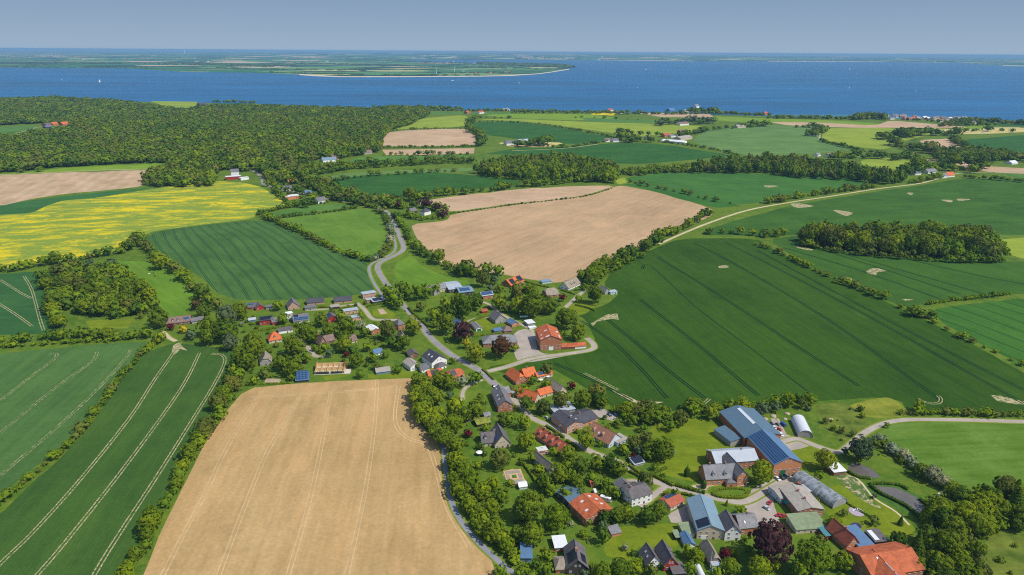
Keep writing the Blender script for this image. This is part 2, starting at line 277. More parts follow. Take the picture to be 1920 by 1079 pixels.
# name, material key, smoothing, outline in photograph pixels; later entries lie over earlier ones
FIELDS = [
 ('water','sea',0,"-600,182 0,186 200,190 480,195 700,204 800,207 960,208 1200,213 1440,218 1700,223 1920,227 2500,238 2500,131 1920,124.5 1850,122 1808,118.5 1640,116 1440,115.4 1300,115 1120,113 900,112.6 760,112.4 752,113.4 800,116.5 860,119 960,121.5 1040,124 1068,128 1066,131 1040,135 1010,139 960,142 900,143.4 760,144.4 640,144.6 590,142.5 560,140 500,137.6 420,136 340,135 310,133 240,128.6 100,127.4 0,126.6 -600,124"),
 ('water','shal',0,"1440,214 1560,214 1680,217 1800,221 1860,226 1700,223.5 1440,217.6"), ('water','shal',0,"630,200 700,201 760,203 740,206 700,204.5 640,202.5"), ('water','shal',0,"1190,211 1320,212 1440,215.5 1440,217.4 1200,213.4"),
 ('beach','beach',0,"560,139 590,141 640,143.4 760,143.4 900,142.5 960,141 1010,138 1040,134 1068,129 1066,131 1040,135.2 1010,139.3 960,142.6 900,143.9 760,145 640,145 590,143.2 562,141"),
 ('beach','beach',0,"1440,114.6 1560,114.9 1640,115.5 1640,116.1 1440,115.6"), ('beach','beach',0,"1120,112.4 1300,114.3 1300,115.1 1120,113.2"),
 ('beach','beach',0,"1880,123 2100,126.5 2100,127.5 1880,124"),
 ('field','gr',0,"800,210 960,211 960,215 800,214"), ('field','yg',0,"730,245 790,222 870,216 884,224 872,238 760,242"), ('field','tn',0,"718,250 760,244.5 872,241 882,250 906,262 892,273 720,276 713,262"),
 ('field','tn',0,"716,281 890,278 888,288 724,291"), ('field','gr',0,"650,301 690,294 885,290 892,297 720,306 660,308"),
 ('field','pg',0,"600,336 640,326 720,321 885,314 884,322 700,326 620,339"), ('field','dg',0,"608,341 680,329 800,323 880,328 985,341 960,350 900,353 800,366 700,373 640,363"),
 ('field','br',0,"900,216 1000,212 1100,214 1160,222 1080,226 960,222"), ('field','yg',0,"890,224 960,223 1100,229 1240,233 1330,237 1300,250 1215,257 1170,253 1000,229"), ('field','gr',0,"1090,221 1240,226 1240,232 1100,228"),
 ('field','dg',0,"886,230 960,228 1060,241 1150,259 1140,264 1090,271 1020,268 900,252 878,241"), ('field','st',0,"930,268 990,266 1060,268 1030,276 960,276"),
 ('field','dg',0,"905,290 960,279 1060,276 1160,268 1240,270 1378,292 1300,300 1180,309 1080,300 1000,290"), ('field','ry',0,"1112,211 1155,212 1150,217 1108,215"), ('field','tn',0,"1195,212 1330,214 1340,221 1240,220"),
 ('field','pg',0,"1295,268 1320,244 1440,234 1540,240 1530,264 1610,281 1500,290 1400,293"), ('field','br',0,"1330,218 1420,222 1560,226 1700,236 1650,240 1440,229 1350,228"), ('field','tn',0,"1440,229 1540,230 1640,236 1670,226 1740,232 1830,240 1740,240 1600,240 1480,236"),
 ('field','yg',0,"1540,241 1640,240 1760,245 1740,254 1690,266 1660,281 1600,275 1542,263"), ('field','st',0,"1740,241 1800,243 1900,238 1960,246 1860,251 1800,252"), ('field','br',0,"1820,236 1860,234 1840,242 1800,243"),
 ('field','tn',0,"1722,263 1785,260 1806,280 1750,284 1735,275"), ('field','dg',0,"1795,263 1920,253 2300,255 2300,300 1920,292 1850,290"), ('field','dg',0,"1860,233 1960,231 1960,239 1880,238"),
 ('field','yg',0,"1612,300 1680,296 1740,310 1715,321 1620,314"), ('field','tn',0,"1715,297 1790,301 1850,312 1920,316 2300,330 2300,345 1920,326 1860,324 1770,307"), ('field','gr',0,"1870,326 2000,330 2000,340 1920,336"),
 ('field','yg',0,"282,190 370,191 364,203 312,201"), ('field','dk',0,"400,194 480,194 480,200 410,200"), ('field','gr',0,"-100,246 0,239 70,235 60,245 0,256 -100,262"), ('field','br',0,"-300,336 15,327 110,316 220,310 330,305 325,312 290,317 110,323 15,328 -300,344"),
 ('field','dk',0,"-300,396 0,385 70,374 160,364 260,354 300,350 210,366 120,380 70,398 0,404 -300,412"),
 ('field','G',0,"-300,350 0,329 110,324 290,319 302,319 268,350 200,357 120,364 60,373 0,387 -300,404"),
 ('field','rape',0,"-300,425 0,403 60,400 90,385 120,376 185,371 280,356 370,341 410,340 460,343 492,352 520,370 540,386 490,399 470,411 400,419 290,433 262,445 240,460 222,472 150,484 60,496 0,505 -300,540"),
 ('field','H',0,"270,446 300,433 400,420 490,413 520,420 560,440 600,461 645,478 690,492 702,545 690,551 600,560 500,564 440,562 405,548 380,522 330,492 300,472"),
 ('field','gr',0,"500,402 560,388 640,383 665,386 600,396 540,402 505,410"), ('field','I',0,"515,413 560,402 660,394 690,390 712,402 724,440 722,468 702,490 690,487 620,462 560,436"),
 ('field','J',0,"738,508 745,492 772,479 790,498 830,518 885,530 870,548 800,548 748,534"), ('field','D',0,"-300,530 0,514 70,509 80,520 88,560 114,605 114,622 60,628 0,628 -300,650"),
 ('field','J',0,"215,490 270,490 300,500 340,520 370,560 350,590 310,596 285,560 240,520"), ('field','lw',0,"160,602 250,598 240,616 170,618"),
 ('field','A',0,"-300,690 0,663 120,652 255,641 288,642 262,662 215,706 190,745 150,800 100,850 60,880 0,930 -300,1100"),
 ('field','B',0,"325,643 395,650 446,660 442,682 416,740 386,790 350,850 322,900 300,950 268,1010 245,1060 200,1320 -600,1320 -300,1130 0,966 60,905 105,868 160,810 200,755 225,710 272,662"),
 ('field','C',0,"462,728 560,719 700,712 780,709 776,735 774,775 800,810 824,830 830,870 846,930 880,990 925,1052 1010,1320 130,1320 240,1140 275,1065 300,1000 360,880 400,800"),
 ('field','tn',0,"775,381 830,371 960,356 1060,350 1140,348 1150,350 1100,366 1040,375 960,382 850,398 820,390"),
 ('field','K',0,"770,421 838,414 846,402 960,385 1060,373 1120,364 1146,352 1165,348 1230,360 1337,392 1335,405 1300,420 1215,456 1170,476 1120,496 1095,512 1050,532 985,523 930,512 885,512 855,506 830,496 800,470 780,445"),
 ('field','L',0,"1168,346 1180,344 1290,366 1395,385 1340,391 1230,360"), ('field','M',0,"1175,333 1250,323 1400,325 1600,335 1650,346 1560,356 1480,366 1400,385 1330,377 1240,357 1182,343"),
 ('field','yg',0,"1148,336 1172,333 1176,343 1160,346"),
 ('field','O',0,"1345,424 1480,386 1640,360 1720,349 1800,335 1920,338 2500,350 2500,470 1920,441 1880,441 1500,441 1420,443 1310,441"), ('field','yg',0,"1872,444 2300,446 2300,500 1920,486 1895,478"),
 ('field','Pf',0,"1440,450 1500,441 1540,461 1870,489 1920,492 2400,515 2400,575 1920,549 1740,568 1700,578 1600,540 1500,490"),
 ('field','Q',0,"1745,582 1800,572 1920,559 2400,592 2500,830 2100,790 1920,688 1830,640 1770,608"),
 ('field','N',0,"1265,451 1300,447 1420,448 1450,468 1500,494 1560,522 1640,556 1700,584 1800,632 1920,700 2100,800 2500,850 2500,800 1920,777 1800,774 1700,770 1690,752 1640,745 1580,750 1540,752 1450,757 1340,764 1260,772 1200,772 1150,765 1110,735 1060,705 1035,692 960,704 905,690 1000,673 1108,656 1118,640 1098,600 1082,590 1140,570 1162,550 1130,535 1150,505 1200,478 1240,461"),
 ('field','T',0,"1655,800 1700,793 1760,791 1920,797 2500,820 2500,1000 1920,915 1800,918 1760,902 1700,860 1655,826"), ('field','rough',1,"1590,764 1620,752 1665,746 1690,760 1705,775 1680,783 1640,784 1605,776"), ('field','roughd',1,"1530,762 1575,756 1600,765 1625,785 1620,805 1590,825 1560,815 1540,790"),
 ('field','lw',0,"1215,800 1290,782 1340,790 1400,850 1320,868 1310,905 1240,890 1220,872 1240,840"), ('field','lw',0,"1475,836 1510,826 1560,845 1570,865 1520,880 1500,865"),
 ('field','lw',0,"1140,990 1270,980 1290,1010 1250,1040 1200,1020 1180,1055 1130,1040"), ('field','lw',0,"1560,905 1640,930 1720,990 1700,1010 1640,1000 1600,1000 1545,960"), ('field','lw',0,"698,580 715,574 745,590 735,598 700,594"),
 ('field','ms',0,"708,580 718,579 726,588 714,590"), ('field','lw',0,"885,602 915,598 935,612 925,617 905,620"), ('field','ms',0,"497,711 510,710 528,712 522,719 496,720"), ('field','ms',0,"940,886 965,878 990,905 985,915 955,908"),
 ('field','lw',0,"1060,580 1085,565 1120,570 1100,588 1085,592"), ('bare_ground','bare2',1,"1562,889 1585,890 1602,896 1618,912 1632,934 1652,952 1640,950 1612,935 1590,918 1572,900"), ('field','lw',0,"690,702 770,696 770,707 690,710"), ('field','lw',0,"605,707 640,700 655,704 612,714"),
 ('field','roughd',1,"1850,1010 1900,1000 1960,1005 2300,1020 2300,1300 1850,1300"),
 ('reed_bed','reeds',1,"1625,906 1660,905 1705,920 1755,952 1768,980 1745,990 1705,965 1650,938 1628,925"),
 ('pond','pond',1,"1634,911 1655,913 1677,915 1700,924 1715,931 1725,941 1735,951 1749,963 1745,973 1735,976 1720,964 1702,949 1677,936 1652,924"), ('pond','pond',1,"1591,877 1600,868 1615,871 1635,881 1649,894 1630,896 1610,893 1593,884"), ('pond','pond',1,"135,507 160,502 182,506 184,516 165,520 140,515"),
 ('yard','lane',1,"965,625 1000,620 1012,660 1060,662 1105,654 1108,660 1060,668 985,680 965,665"), ('yard','lane',0,"1385,935 1420,912 1450,898 1510,893 1540,898 1510,912 1448,922 1452,950 1465,985 1440,996 1405,965"),
 ('yard','lane',0,"1445,785 1460,785 1475,815 1530,833 1500,842 1480,845 1465,835"), ('yard','lane',0,"1252,965 1290,945 1298,985 1258,980"), ('yard','lane',0,"1108,768 1135,768 1160,785 1150,790 1122,782"), ('yard','lane',0,"928,735 965,730 985,752 960,758"),
 ('bare_ground','bare',0,"1108,607 1138,590 1158,588 1160,600 1148,598 1120,603 1112,612"), ('bare_ground','bare',0,"1148,732 1175,742 1195,752 1245,754 1220,760 1190,756 1165,745"),
 ('bare_ground','bare',0,"1857,741 1875,742 1915,752 1960,760 1900,758 1870,752"), ('bare_ground','bare',1,"1624,510 1640,503 1662,508 1645,511 1642,517"), ('bare_ground','bare',1,"1348,499 1362,498 1366,502 1350,503"), ('bare_ground','bare',1,"1483,383 1500,382 1525,387 1495,390"),
 ('bare_ground','bare',1,"1562,394 1598,399 1585,405"), ('bare_ground','bare',1,"1764,375 1785,376 1782,380"), ('bare_ground','bare',1,"1794,373 1820,374 1800,377"), ('bare_ground','bare',1,"1700,362 1712,362 1708,366"), ('bare_ground','bare',1,"1495,463 1522,467 1520,470 1498,466"),
 ('bare_ground','bare',0,"325,648 335,642 342,650 352,658 338,655 328,665 322,660"), ('bare_ground','bare',1,"1433,348 1460,349 1440,352"), ('bare_ground','bare',1,"1584,519 1600,524 1596,526"), ('bare_ground','bare',1,"1690,561 1712,562 1700,564"),
]
# roads: name, material, width m, centre line
ROADS = [
 ('road','tarmac',6.2,"470,318 484,326 492,336 500,348 560,362 640,377 690,381 705,386 727,399 741,422 749,443 757,463 751,473 735,482 714,492 708,501 712,513 724,532 740,553 760,577 785,603 802,627 822,647 850,668 880,684 905,699 925,718 945,733"),
 ('road','lane',4.5,"945,733 975,760 1000,785 1040,803 1075,828 1115,850 1150,862 1185,880 1230,904 1300,923 1360,938 1400,940 1450,912 1480,898 1520,893"),
 ('road','lane',5,"905,699 950,688 1000,672 1060,664 1108,656 1113,646 1100,634"), ('cycle_path','path',2.6,"733,428 740,450 741,468 728,480 700,493 692,505 699,527 712,547 722,562"),
 ('track','track',4.2,"1236,458 1262,446 1290,434 1330,418 1400,395 1480,380 1560,368 1640,355 1720,345 1760,335"), ('road','lane',4.6,"2500,812 1920,791 1760,787 1690,788 1650,797 1615,816 1590,838 1570,848 1530,836 1495,823 1468,828"),
 ('path','path',3.2,"826,812 833,850 838,900 848,945 870,985 905,1025 945,1062 990,1110 1060,1320"), ('path','lane',3,"905,712 880,722 868,735 868,752"), ('lane','lane',4,"1108,533 1092,548 1075,563 1060,577"),
 ('lane','lane',4,"668,568 683,580 698,598 720,600 745,600"), ('lane','lane',4,"548,632 565,640 580,655 592,668 615,668"), ('lane','lane',3.2,"880,560 915,570 945,592 985,612 1000,622"), ('lane','lane',3,"870,608 890,598 930,594"),
 ('lane','lane',3.4,"1162,905 1185,902 1200,905"), ('lane','lane',4,"1200,950 1235,922 1250,910"), ('lane','lane',3,"575,582 610,580 640,574 670,570"), ('path','track',1.2,"1600,893 1615,905 1640,935 1680,960 1705,985"), ('path','track',1,"1775,918 1760,930 1800,960"),
 ('track','track',3,"0,328 110,323 200,319 300,317"), ('track','track',3,"0,256 40,248 75,238 120,235"), ('road','lane',4,"1760,335 1800,325 1920,322"), ('track','track',3.5,"306,622 318,634 330,640"),
 ('road','lane',5,"1536,262 1538,250 1541,238"), ('road','lane',5,"1840,250 1850,244 1870,239 2000,239"), ('track','track',3,"960,283 1050,279 1120,271"), ('road','lane',4,"580,305 600,298 640,300"),
 ('track','track',4,"1395,910 1350,905 1300,915"), ('path','lane',2.5,"1400,910 1382,905 1350,903 1325,912 1318,925"),
]
TRAMS_D = ["1090,602 1150,642 1200,690 1250,747", "1140,600 1200,650 1262,702 1322,747", "1200,562 1300,640 1422,742", "1204,505 1220,500 1300,574 1400,650 1515,737", "1232,482 1350,555 1480,640 1610,724", "1300,455 1400,508 1550,598 1680,690 1765,752",
 "1360,455 1480,515 1640,600 1800,690 1920,757", "1420,470 1560,545 1740,640 1920,732", "1040,682 1100,708 1185,752", "1470,465 1620,510 1765,562", "1560,470 1700,510 1850,553", "1700,486 1850,520 1990,545", "1500,455 1640,500 1800,552"]
TRAMS_L = ["338,642 318,672 290,712 240,788 150,900 60,1000 0,1058 -60,1130", "374,662 345,720 290,800 200,920 110,1032 60,1090 20,1150", "396,664 416,666 421,680 402,720 358,792 290,900 231,990 180,1072 140,1150",
 "92,664 106,664 100,675 60,705 0,752", "182,660 170,680 100,730 0,812", "246,655 235,672 200,712 120,790 0,892", "45,518 60,545 75,600 82,620", "0,525 40,550 60,560", "-10,565 30,590 60,612", "1160,732 1120,712 1095,700", "1330,748 1322,755 1312,760",
 "1720,748 1740,756 1760,756 1764,748 1758,742"]
TRAMS_G = ["492,733 455,790 420,850 385,925 345,1000 305,1079", "560,745 530,800 500,850 455,960 410,1079", "707,714 702,800 683,930 650,1079", "748,724 741,770 744,800 765,822 800,835 815,870 838,950 880,1025", "470,745 560,740 700,730 745,724", "620,735 600,850 575,960 540,1079"]
def strip(pts, w, side=0.0):
    """polygon (world xy) of a band of width w m whose centre runs side m off the line"""
    q = [P(*p) for p in catmull(pts, 4)]; L, Rr = [], []
    for i, p in enumerate(q):
        d = (q[min(i + 1, len(q) - 1)] - q[max(i - 1, 0)]); n = Vector((-d.y, d.x)).normalized(); c = Vector((p.x, p.y))
        L.append(c + n * (side + w / 2)); Rr.append(c + n * (side - w / 2))
    return [(a.x, a.y) for a in L] + [(a.x, a.y) for a in reversed(Rr)]
def build_ground():
    polys = []                                        # (name, key, outline in flat-ground pixel coordinates, group id)
    def fl(xy):
        x, y = np.array([c[0] for c in xy]), np.array([c[1] for c in xy]); return list(zip(*pxa(x, y, np.zeros(len(x)))))
    for nm, key, sm, s in FIELDS:
        p = V(s)
        if sm: p = catmull(p, 4, True)
        elif nm == 'field' and len(p) > 4: p = [tuple(a[k] * (1 - t) + b[k] * t for k in (0, 1)) for a, b in zip(p, p[1:] + p[:1]) for t in (.16, .84)]
        xy = [P(*q)[:2] if q[1] > 205 else flat(*q) for q in p]; o = fl(xy); o2 = []
        for i, a in enumerate(o):                     # cut long edges so that they follow the relief
            b = o[(i + 1) % len(o)]; n = max(1, int(math.hypot(b[0] - a[0], b[1] - a[1]) / 22)) if a[1] > 205 else 1
            jit = (.9 if nm == 'field' and n > 2 and a[1] > 300 else 0)
            for j in range(n):
                t = j / n; e = jit * random.uniform(-1, 1) if j else 0
                o2.append((a[0] + (b[0] - a[0]) * t, a[1] + (b[1] - a[1]) * t + e))
        polys.append((nm, key, o2, len(polys)))
    for s in TRAMS_D:
        g = len(polys)
        for sd_ in (-1.0, 1.0): polys.append(('wheel_track', 'tram_d', fl(strip(V(s), 1.2, sd_ * 1.2)), g))
    for i_, s in enumerate(TRAMS_L):
        g = len(polys)
        for sd_ in (-1.0, 1.0): polys.append(('wheel_track', 'tram_f' if 3 <= i_ <= 5 else 'tram_l', fl(strip(V(s), .74, sd_)), g))
    for s in TRAMS_G:
        g = len(polys)
        for sd_ in (-1.1, 1.1): polys.append(('wheel_track', 'tram_g', fl(strip(V(s), .6, sd_)), g))
    for nm, key, w, s in ROADS:
        if key in ('tarmac', 'path', 'lane', 'track') and w > 2: polys.append(('verge', 'verge', fl(strip(V(s), w * 1.0 + 2.4)), -1))
    for nm, key, w, s in ROADS: polys.append((nm, key, fl(strip(V(s), w)), len(polys)))
    vs, fs = [], []
    hz = lambda u: 97 + (u - 960) * math.tan(ROLL)
    ws = [6.0, 6.8, 7.8, 9, 10.4, 12, 14, 17, 20, 25, 32, 40, 52, 66, 82, 98, 110]; w = 118.0
    while w < 1280: ws.append(w); w += 7 if w < 300 else (11 if w < 700 else 22)
    for w in ws:
        st = 40 if w < 100 else 19
        for u in np.arange(-700, 2620 + 1, st): vs.append((u + (7 if int(w) % 2 else 0), hz(u) + w))
    for nm, key, o, g in polys:
        if sum(o[i][0] * o[(i + 1) % len(o)][1] - o[(i + 1) % len(o)][0] * o[i][1] for i in range(len(o))) < 0: o = o[::-1]
        b = len(vs); vs += o; fs.append(list(range(b, b + len(o))))
    out = delaunay_2d_cdt([Vector(p) for p in vs], [], fs, 0, 1e-4)
    ov, of, og = out[0], out[2], out[5]
    uv = np.array([(p.x, p.y) for p in ov])
    d = np.stack([(uv[:, 0] - 960) / FPX, (539.5 - uv[:, 1]) / FPX, -np.ones(len(uv))], -1) @ CMn.T
    t = -CAM_H / np.minimum(d[:, 2], -1e-4); X = d[:, 0] * t; Y = d[:, 1] * t; Z = hgt(X, Y)
    # the sea is level; ponds sit in a shallow dip
    reg = {}
    coast_water = 0
    for f, g in zip(of, og):
        k = max(g) if g else -1
        if k < 0:
            c = uv[f[0]]; k = -2 if c[1] - hz(c[0]) < 70 and min(Y[i] for i in f) > 5000 else -1
        else: 
            gg = polys[k][3]; k = (polys[k][0], polys[k][1], gg)
        reg.setdefault(k, []).append(f)
    for k, fl_ in reg.items():
        if k == -1: nm, mat = 'ground', GM['ground']
        elif k == -2: nm, mat = 'far_shore_land', GM['far']
        else: nm, mat = k[0], GM[k[1]]
        used = sorted({i for f in fl_ for i in f}); mp = {a: b for b, a in enumerate(used)}
        vv = [(X[i], Y[i], Z[i]) for i in used]; ff = [[mp[i] for i in f] for f in fl_]
        o = link(bpy.data.objects.new(nm, mesh(nm, vv, ff, mat, smooth_=True))); o['kind'] = 'structure'
    print('ground', len(ov), len(of), len(reg))
build_ground()
def inpoly(x, y, poly):
    c = False; j = len(poly) - 1
    for i in range(len(poly)):
        xi, yi = poly[i]; xj, yj = poly[j]
        if (yi > y) != (yj > y) and x < (xj - xi) * (y - yi) / (yj - yi) + xi: c = not c
        j = i
    return c
# ------------------------------------------------------------------ buildings
WM = {'br': plain('brick_red', (.40, .155, .075), .85, .18, 1.2), 'bo': plain('brick_orange', (.52, .22, .10), .85, .15, 1.2), 'pk': plain('brick_pink', (.52, .30, .20), .85, .12), 'wh': plain('render_white', (.78, .77, .74), .8, .05), 'rd': plain('wood_red', (.36, .035, .025), .7, .12),
      'gy': plain('cladding_grey', (.33, .31, .28), .8, .12), 'tn': plain('render_tan', (.55, .45, .33), .85, .12), 'bl': plain('cladding_blue', (.13, .24, .33), .7, .12), 'bk': plain('wood_dark', (.055, .045, .04), .8, .2), 'tw': plain('timber_new', (.62, .43, .20), .8, .2, 1.5), 'cw': plain('wall_pale_blue', (.50, .60, .66), .8, .06), 'bn': plain('wood_brown', (.22, .12, .07), .8, .2)}
def roofmat(name, c, rough=.75, var=.16, met=0.0, spec=.25):
    var = var * 1.5; m = NT(name, rough, spec); a = m.noise(.35, 5, rough=.7); b = m.noise(2.5, 2); m.b.inputs['Metallic'].default_value = met
    f = m.math('ADD', m.math('MULTIPLY', a, .7), m.math('MULTIPLY', b, .3)); return m.col(m.mix(m.rng(f, .36, .64), sc3(c, 1 - var), sc3(c, 1 + var)))
RM = {'dk': roofmat('roof_dark', (.065, .065, .075)), 'sl': roofmat('roof_slate', (.20, .20, .205), var=.2), 'gr': roofmat('roof_grey', (.145, .14, .145)), 'or': roofmat('roof_orange', (.52, .130, .038), var=.16), 'rt': roofmat('roof_red_tile', (.36, .095, .05), var=.18), 'bt': roofmat('roof_brown_tile', (.33, .155, .095), var=.2),
      'br': roofmat('roof_brown', (.20, .13, .11), var=.2), 'th': roofmat('roof_thatch', (.27, .225, .17), .95, .2), 'lb': roofmat('roof_light_blue', (.17, .255, .31), .45, .06, 0, .4), 'hb': roofmat('roof_hall_blue', (.085, .145, .195), .5, .06, 0, .4), 'bl': roofmat('roof_blue', (.09, .17, .29), .45, .08, 0, .5), 'wh': roofmat('roof_white', (.66, .67, .68), .6, .06), 'mt': roofmat('roof_metal', (.36, .40, .44), .5, .08, 0, .5),
      'gn': roofmat('roof_green', (.20, .25, .14), .9, .15), 'ms': roofmat('roof_moss', (.20, .22, .035), .95, .3), 'tg': roofmat('roof_taupe', (.33, .295, .25), .85, .12), 'rr': roofmat('roof_rust', (.40, .105, .040), .8, .25), 'tl': roofmat('roof_teal', (.06, .20, .22), .6, .1), 'cb': roofmat('roof_charcoal_brown', (.12, .105, .105), var=.18)}
def solar_mat():
    m = NT('solar_cells', .25, .6); b = _n(m.t, 'ShaderNodeTexBrick'); b.offset = 0; b.inputs['Scale'].default_value = 1.0; b.inputs['Mortar Size'].default_value = .13; b.inputs['Brick Width'].default_value = 1.1; b.inputs['Row Height'].default_value = 1.7
    b.inputs['Color1'].default_value = (.012, .028, .075, 1); b.inputs['Color2'].default_value = (.016, .035, .09, 1); b.inputs['Mortar'].default_value = (.07, .16, .30, 1)
    u = _n(m.t, 'ShaderNodeUVMap'); m.l(u.outputs[0], b.inputs['Vector']); return m.col(b.outputs[0])
M_SOLAR = solar_mat(); M_SOLB = plain('solar_black', (.012, .015, .028), .25, .2, .5, .6); M_GLASS = plain('window_glass', (.035, .05, .065), .1, .3, .5, .7); M_FRAME = plain('frame_white', (.80, .80, .78), .5, .03)
M_DOOR = plain('door_dark', (.10, .09, .08), .6, .2); M_DOORG = plain('door_green', (.03, .13, .06), .6, .15); M_CHIM = plain('chimney_brick', (.34, .17, .11), .9, .2); M_SKY = plain('skylight_pane', (.62, .65, .68), .3, .06)
M_TEAL = plain('awning_teal', (.02, .25, .21), .6, .1); M_POLY = plain('tunnel_film', (.62, .64, .68), .35, .06, .3, .5); M_STEEL = plain('steel_grey', (.42, .44, .46), .4, .1); M_TYRE = plain('tyre_black', (.015, .015, .015), .8, .1); M_STONE = plain('stone_pale', (.5, .46, .4), .9, .15)
WIN = {}
def win_meshes(w, h):
    k = (w, h)
    if k not in WIN:
        a = MB(); t = .10
        for b in (((-w / 2, -.07, 0), (-w / 2 + t, 0, h)), ((w / 2 - t, -.07, 0), (w / 2, 0, h)), ((-w / 2 + t, -.07, 0), (w / 2 - t, 0, t)), ((-w / 2 + t, -.07, h - t), (w / 2 - t, 0, h)), ((-t / 2, -.07, t), (t / 2, 0, h - t))): a.box(*b)
        p = MB(); p.box((-w / 2 + t, -.035, t), (w / 2 - t, -.003, h - t)); WIN[k] = (a.me('window', M_FRAME), p.me('pane', M_GLASS))
    return WIN[k]
def put_window(root, c, ang, w=1.3, h=1.4):
    f, p = win_meshes(w, h); o = link(bpy.data.objects.new('window', f), root); o.location = c; o.rotation_euler = (0, 0, ang)
    q = link(bpy.data.objects.new('pane', p), o); return o
FOOT = []; LANDM = []                                  # building footprints (world) and landmarks for describing plants
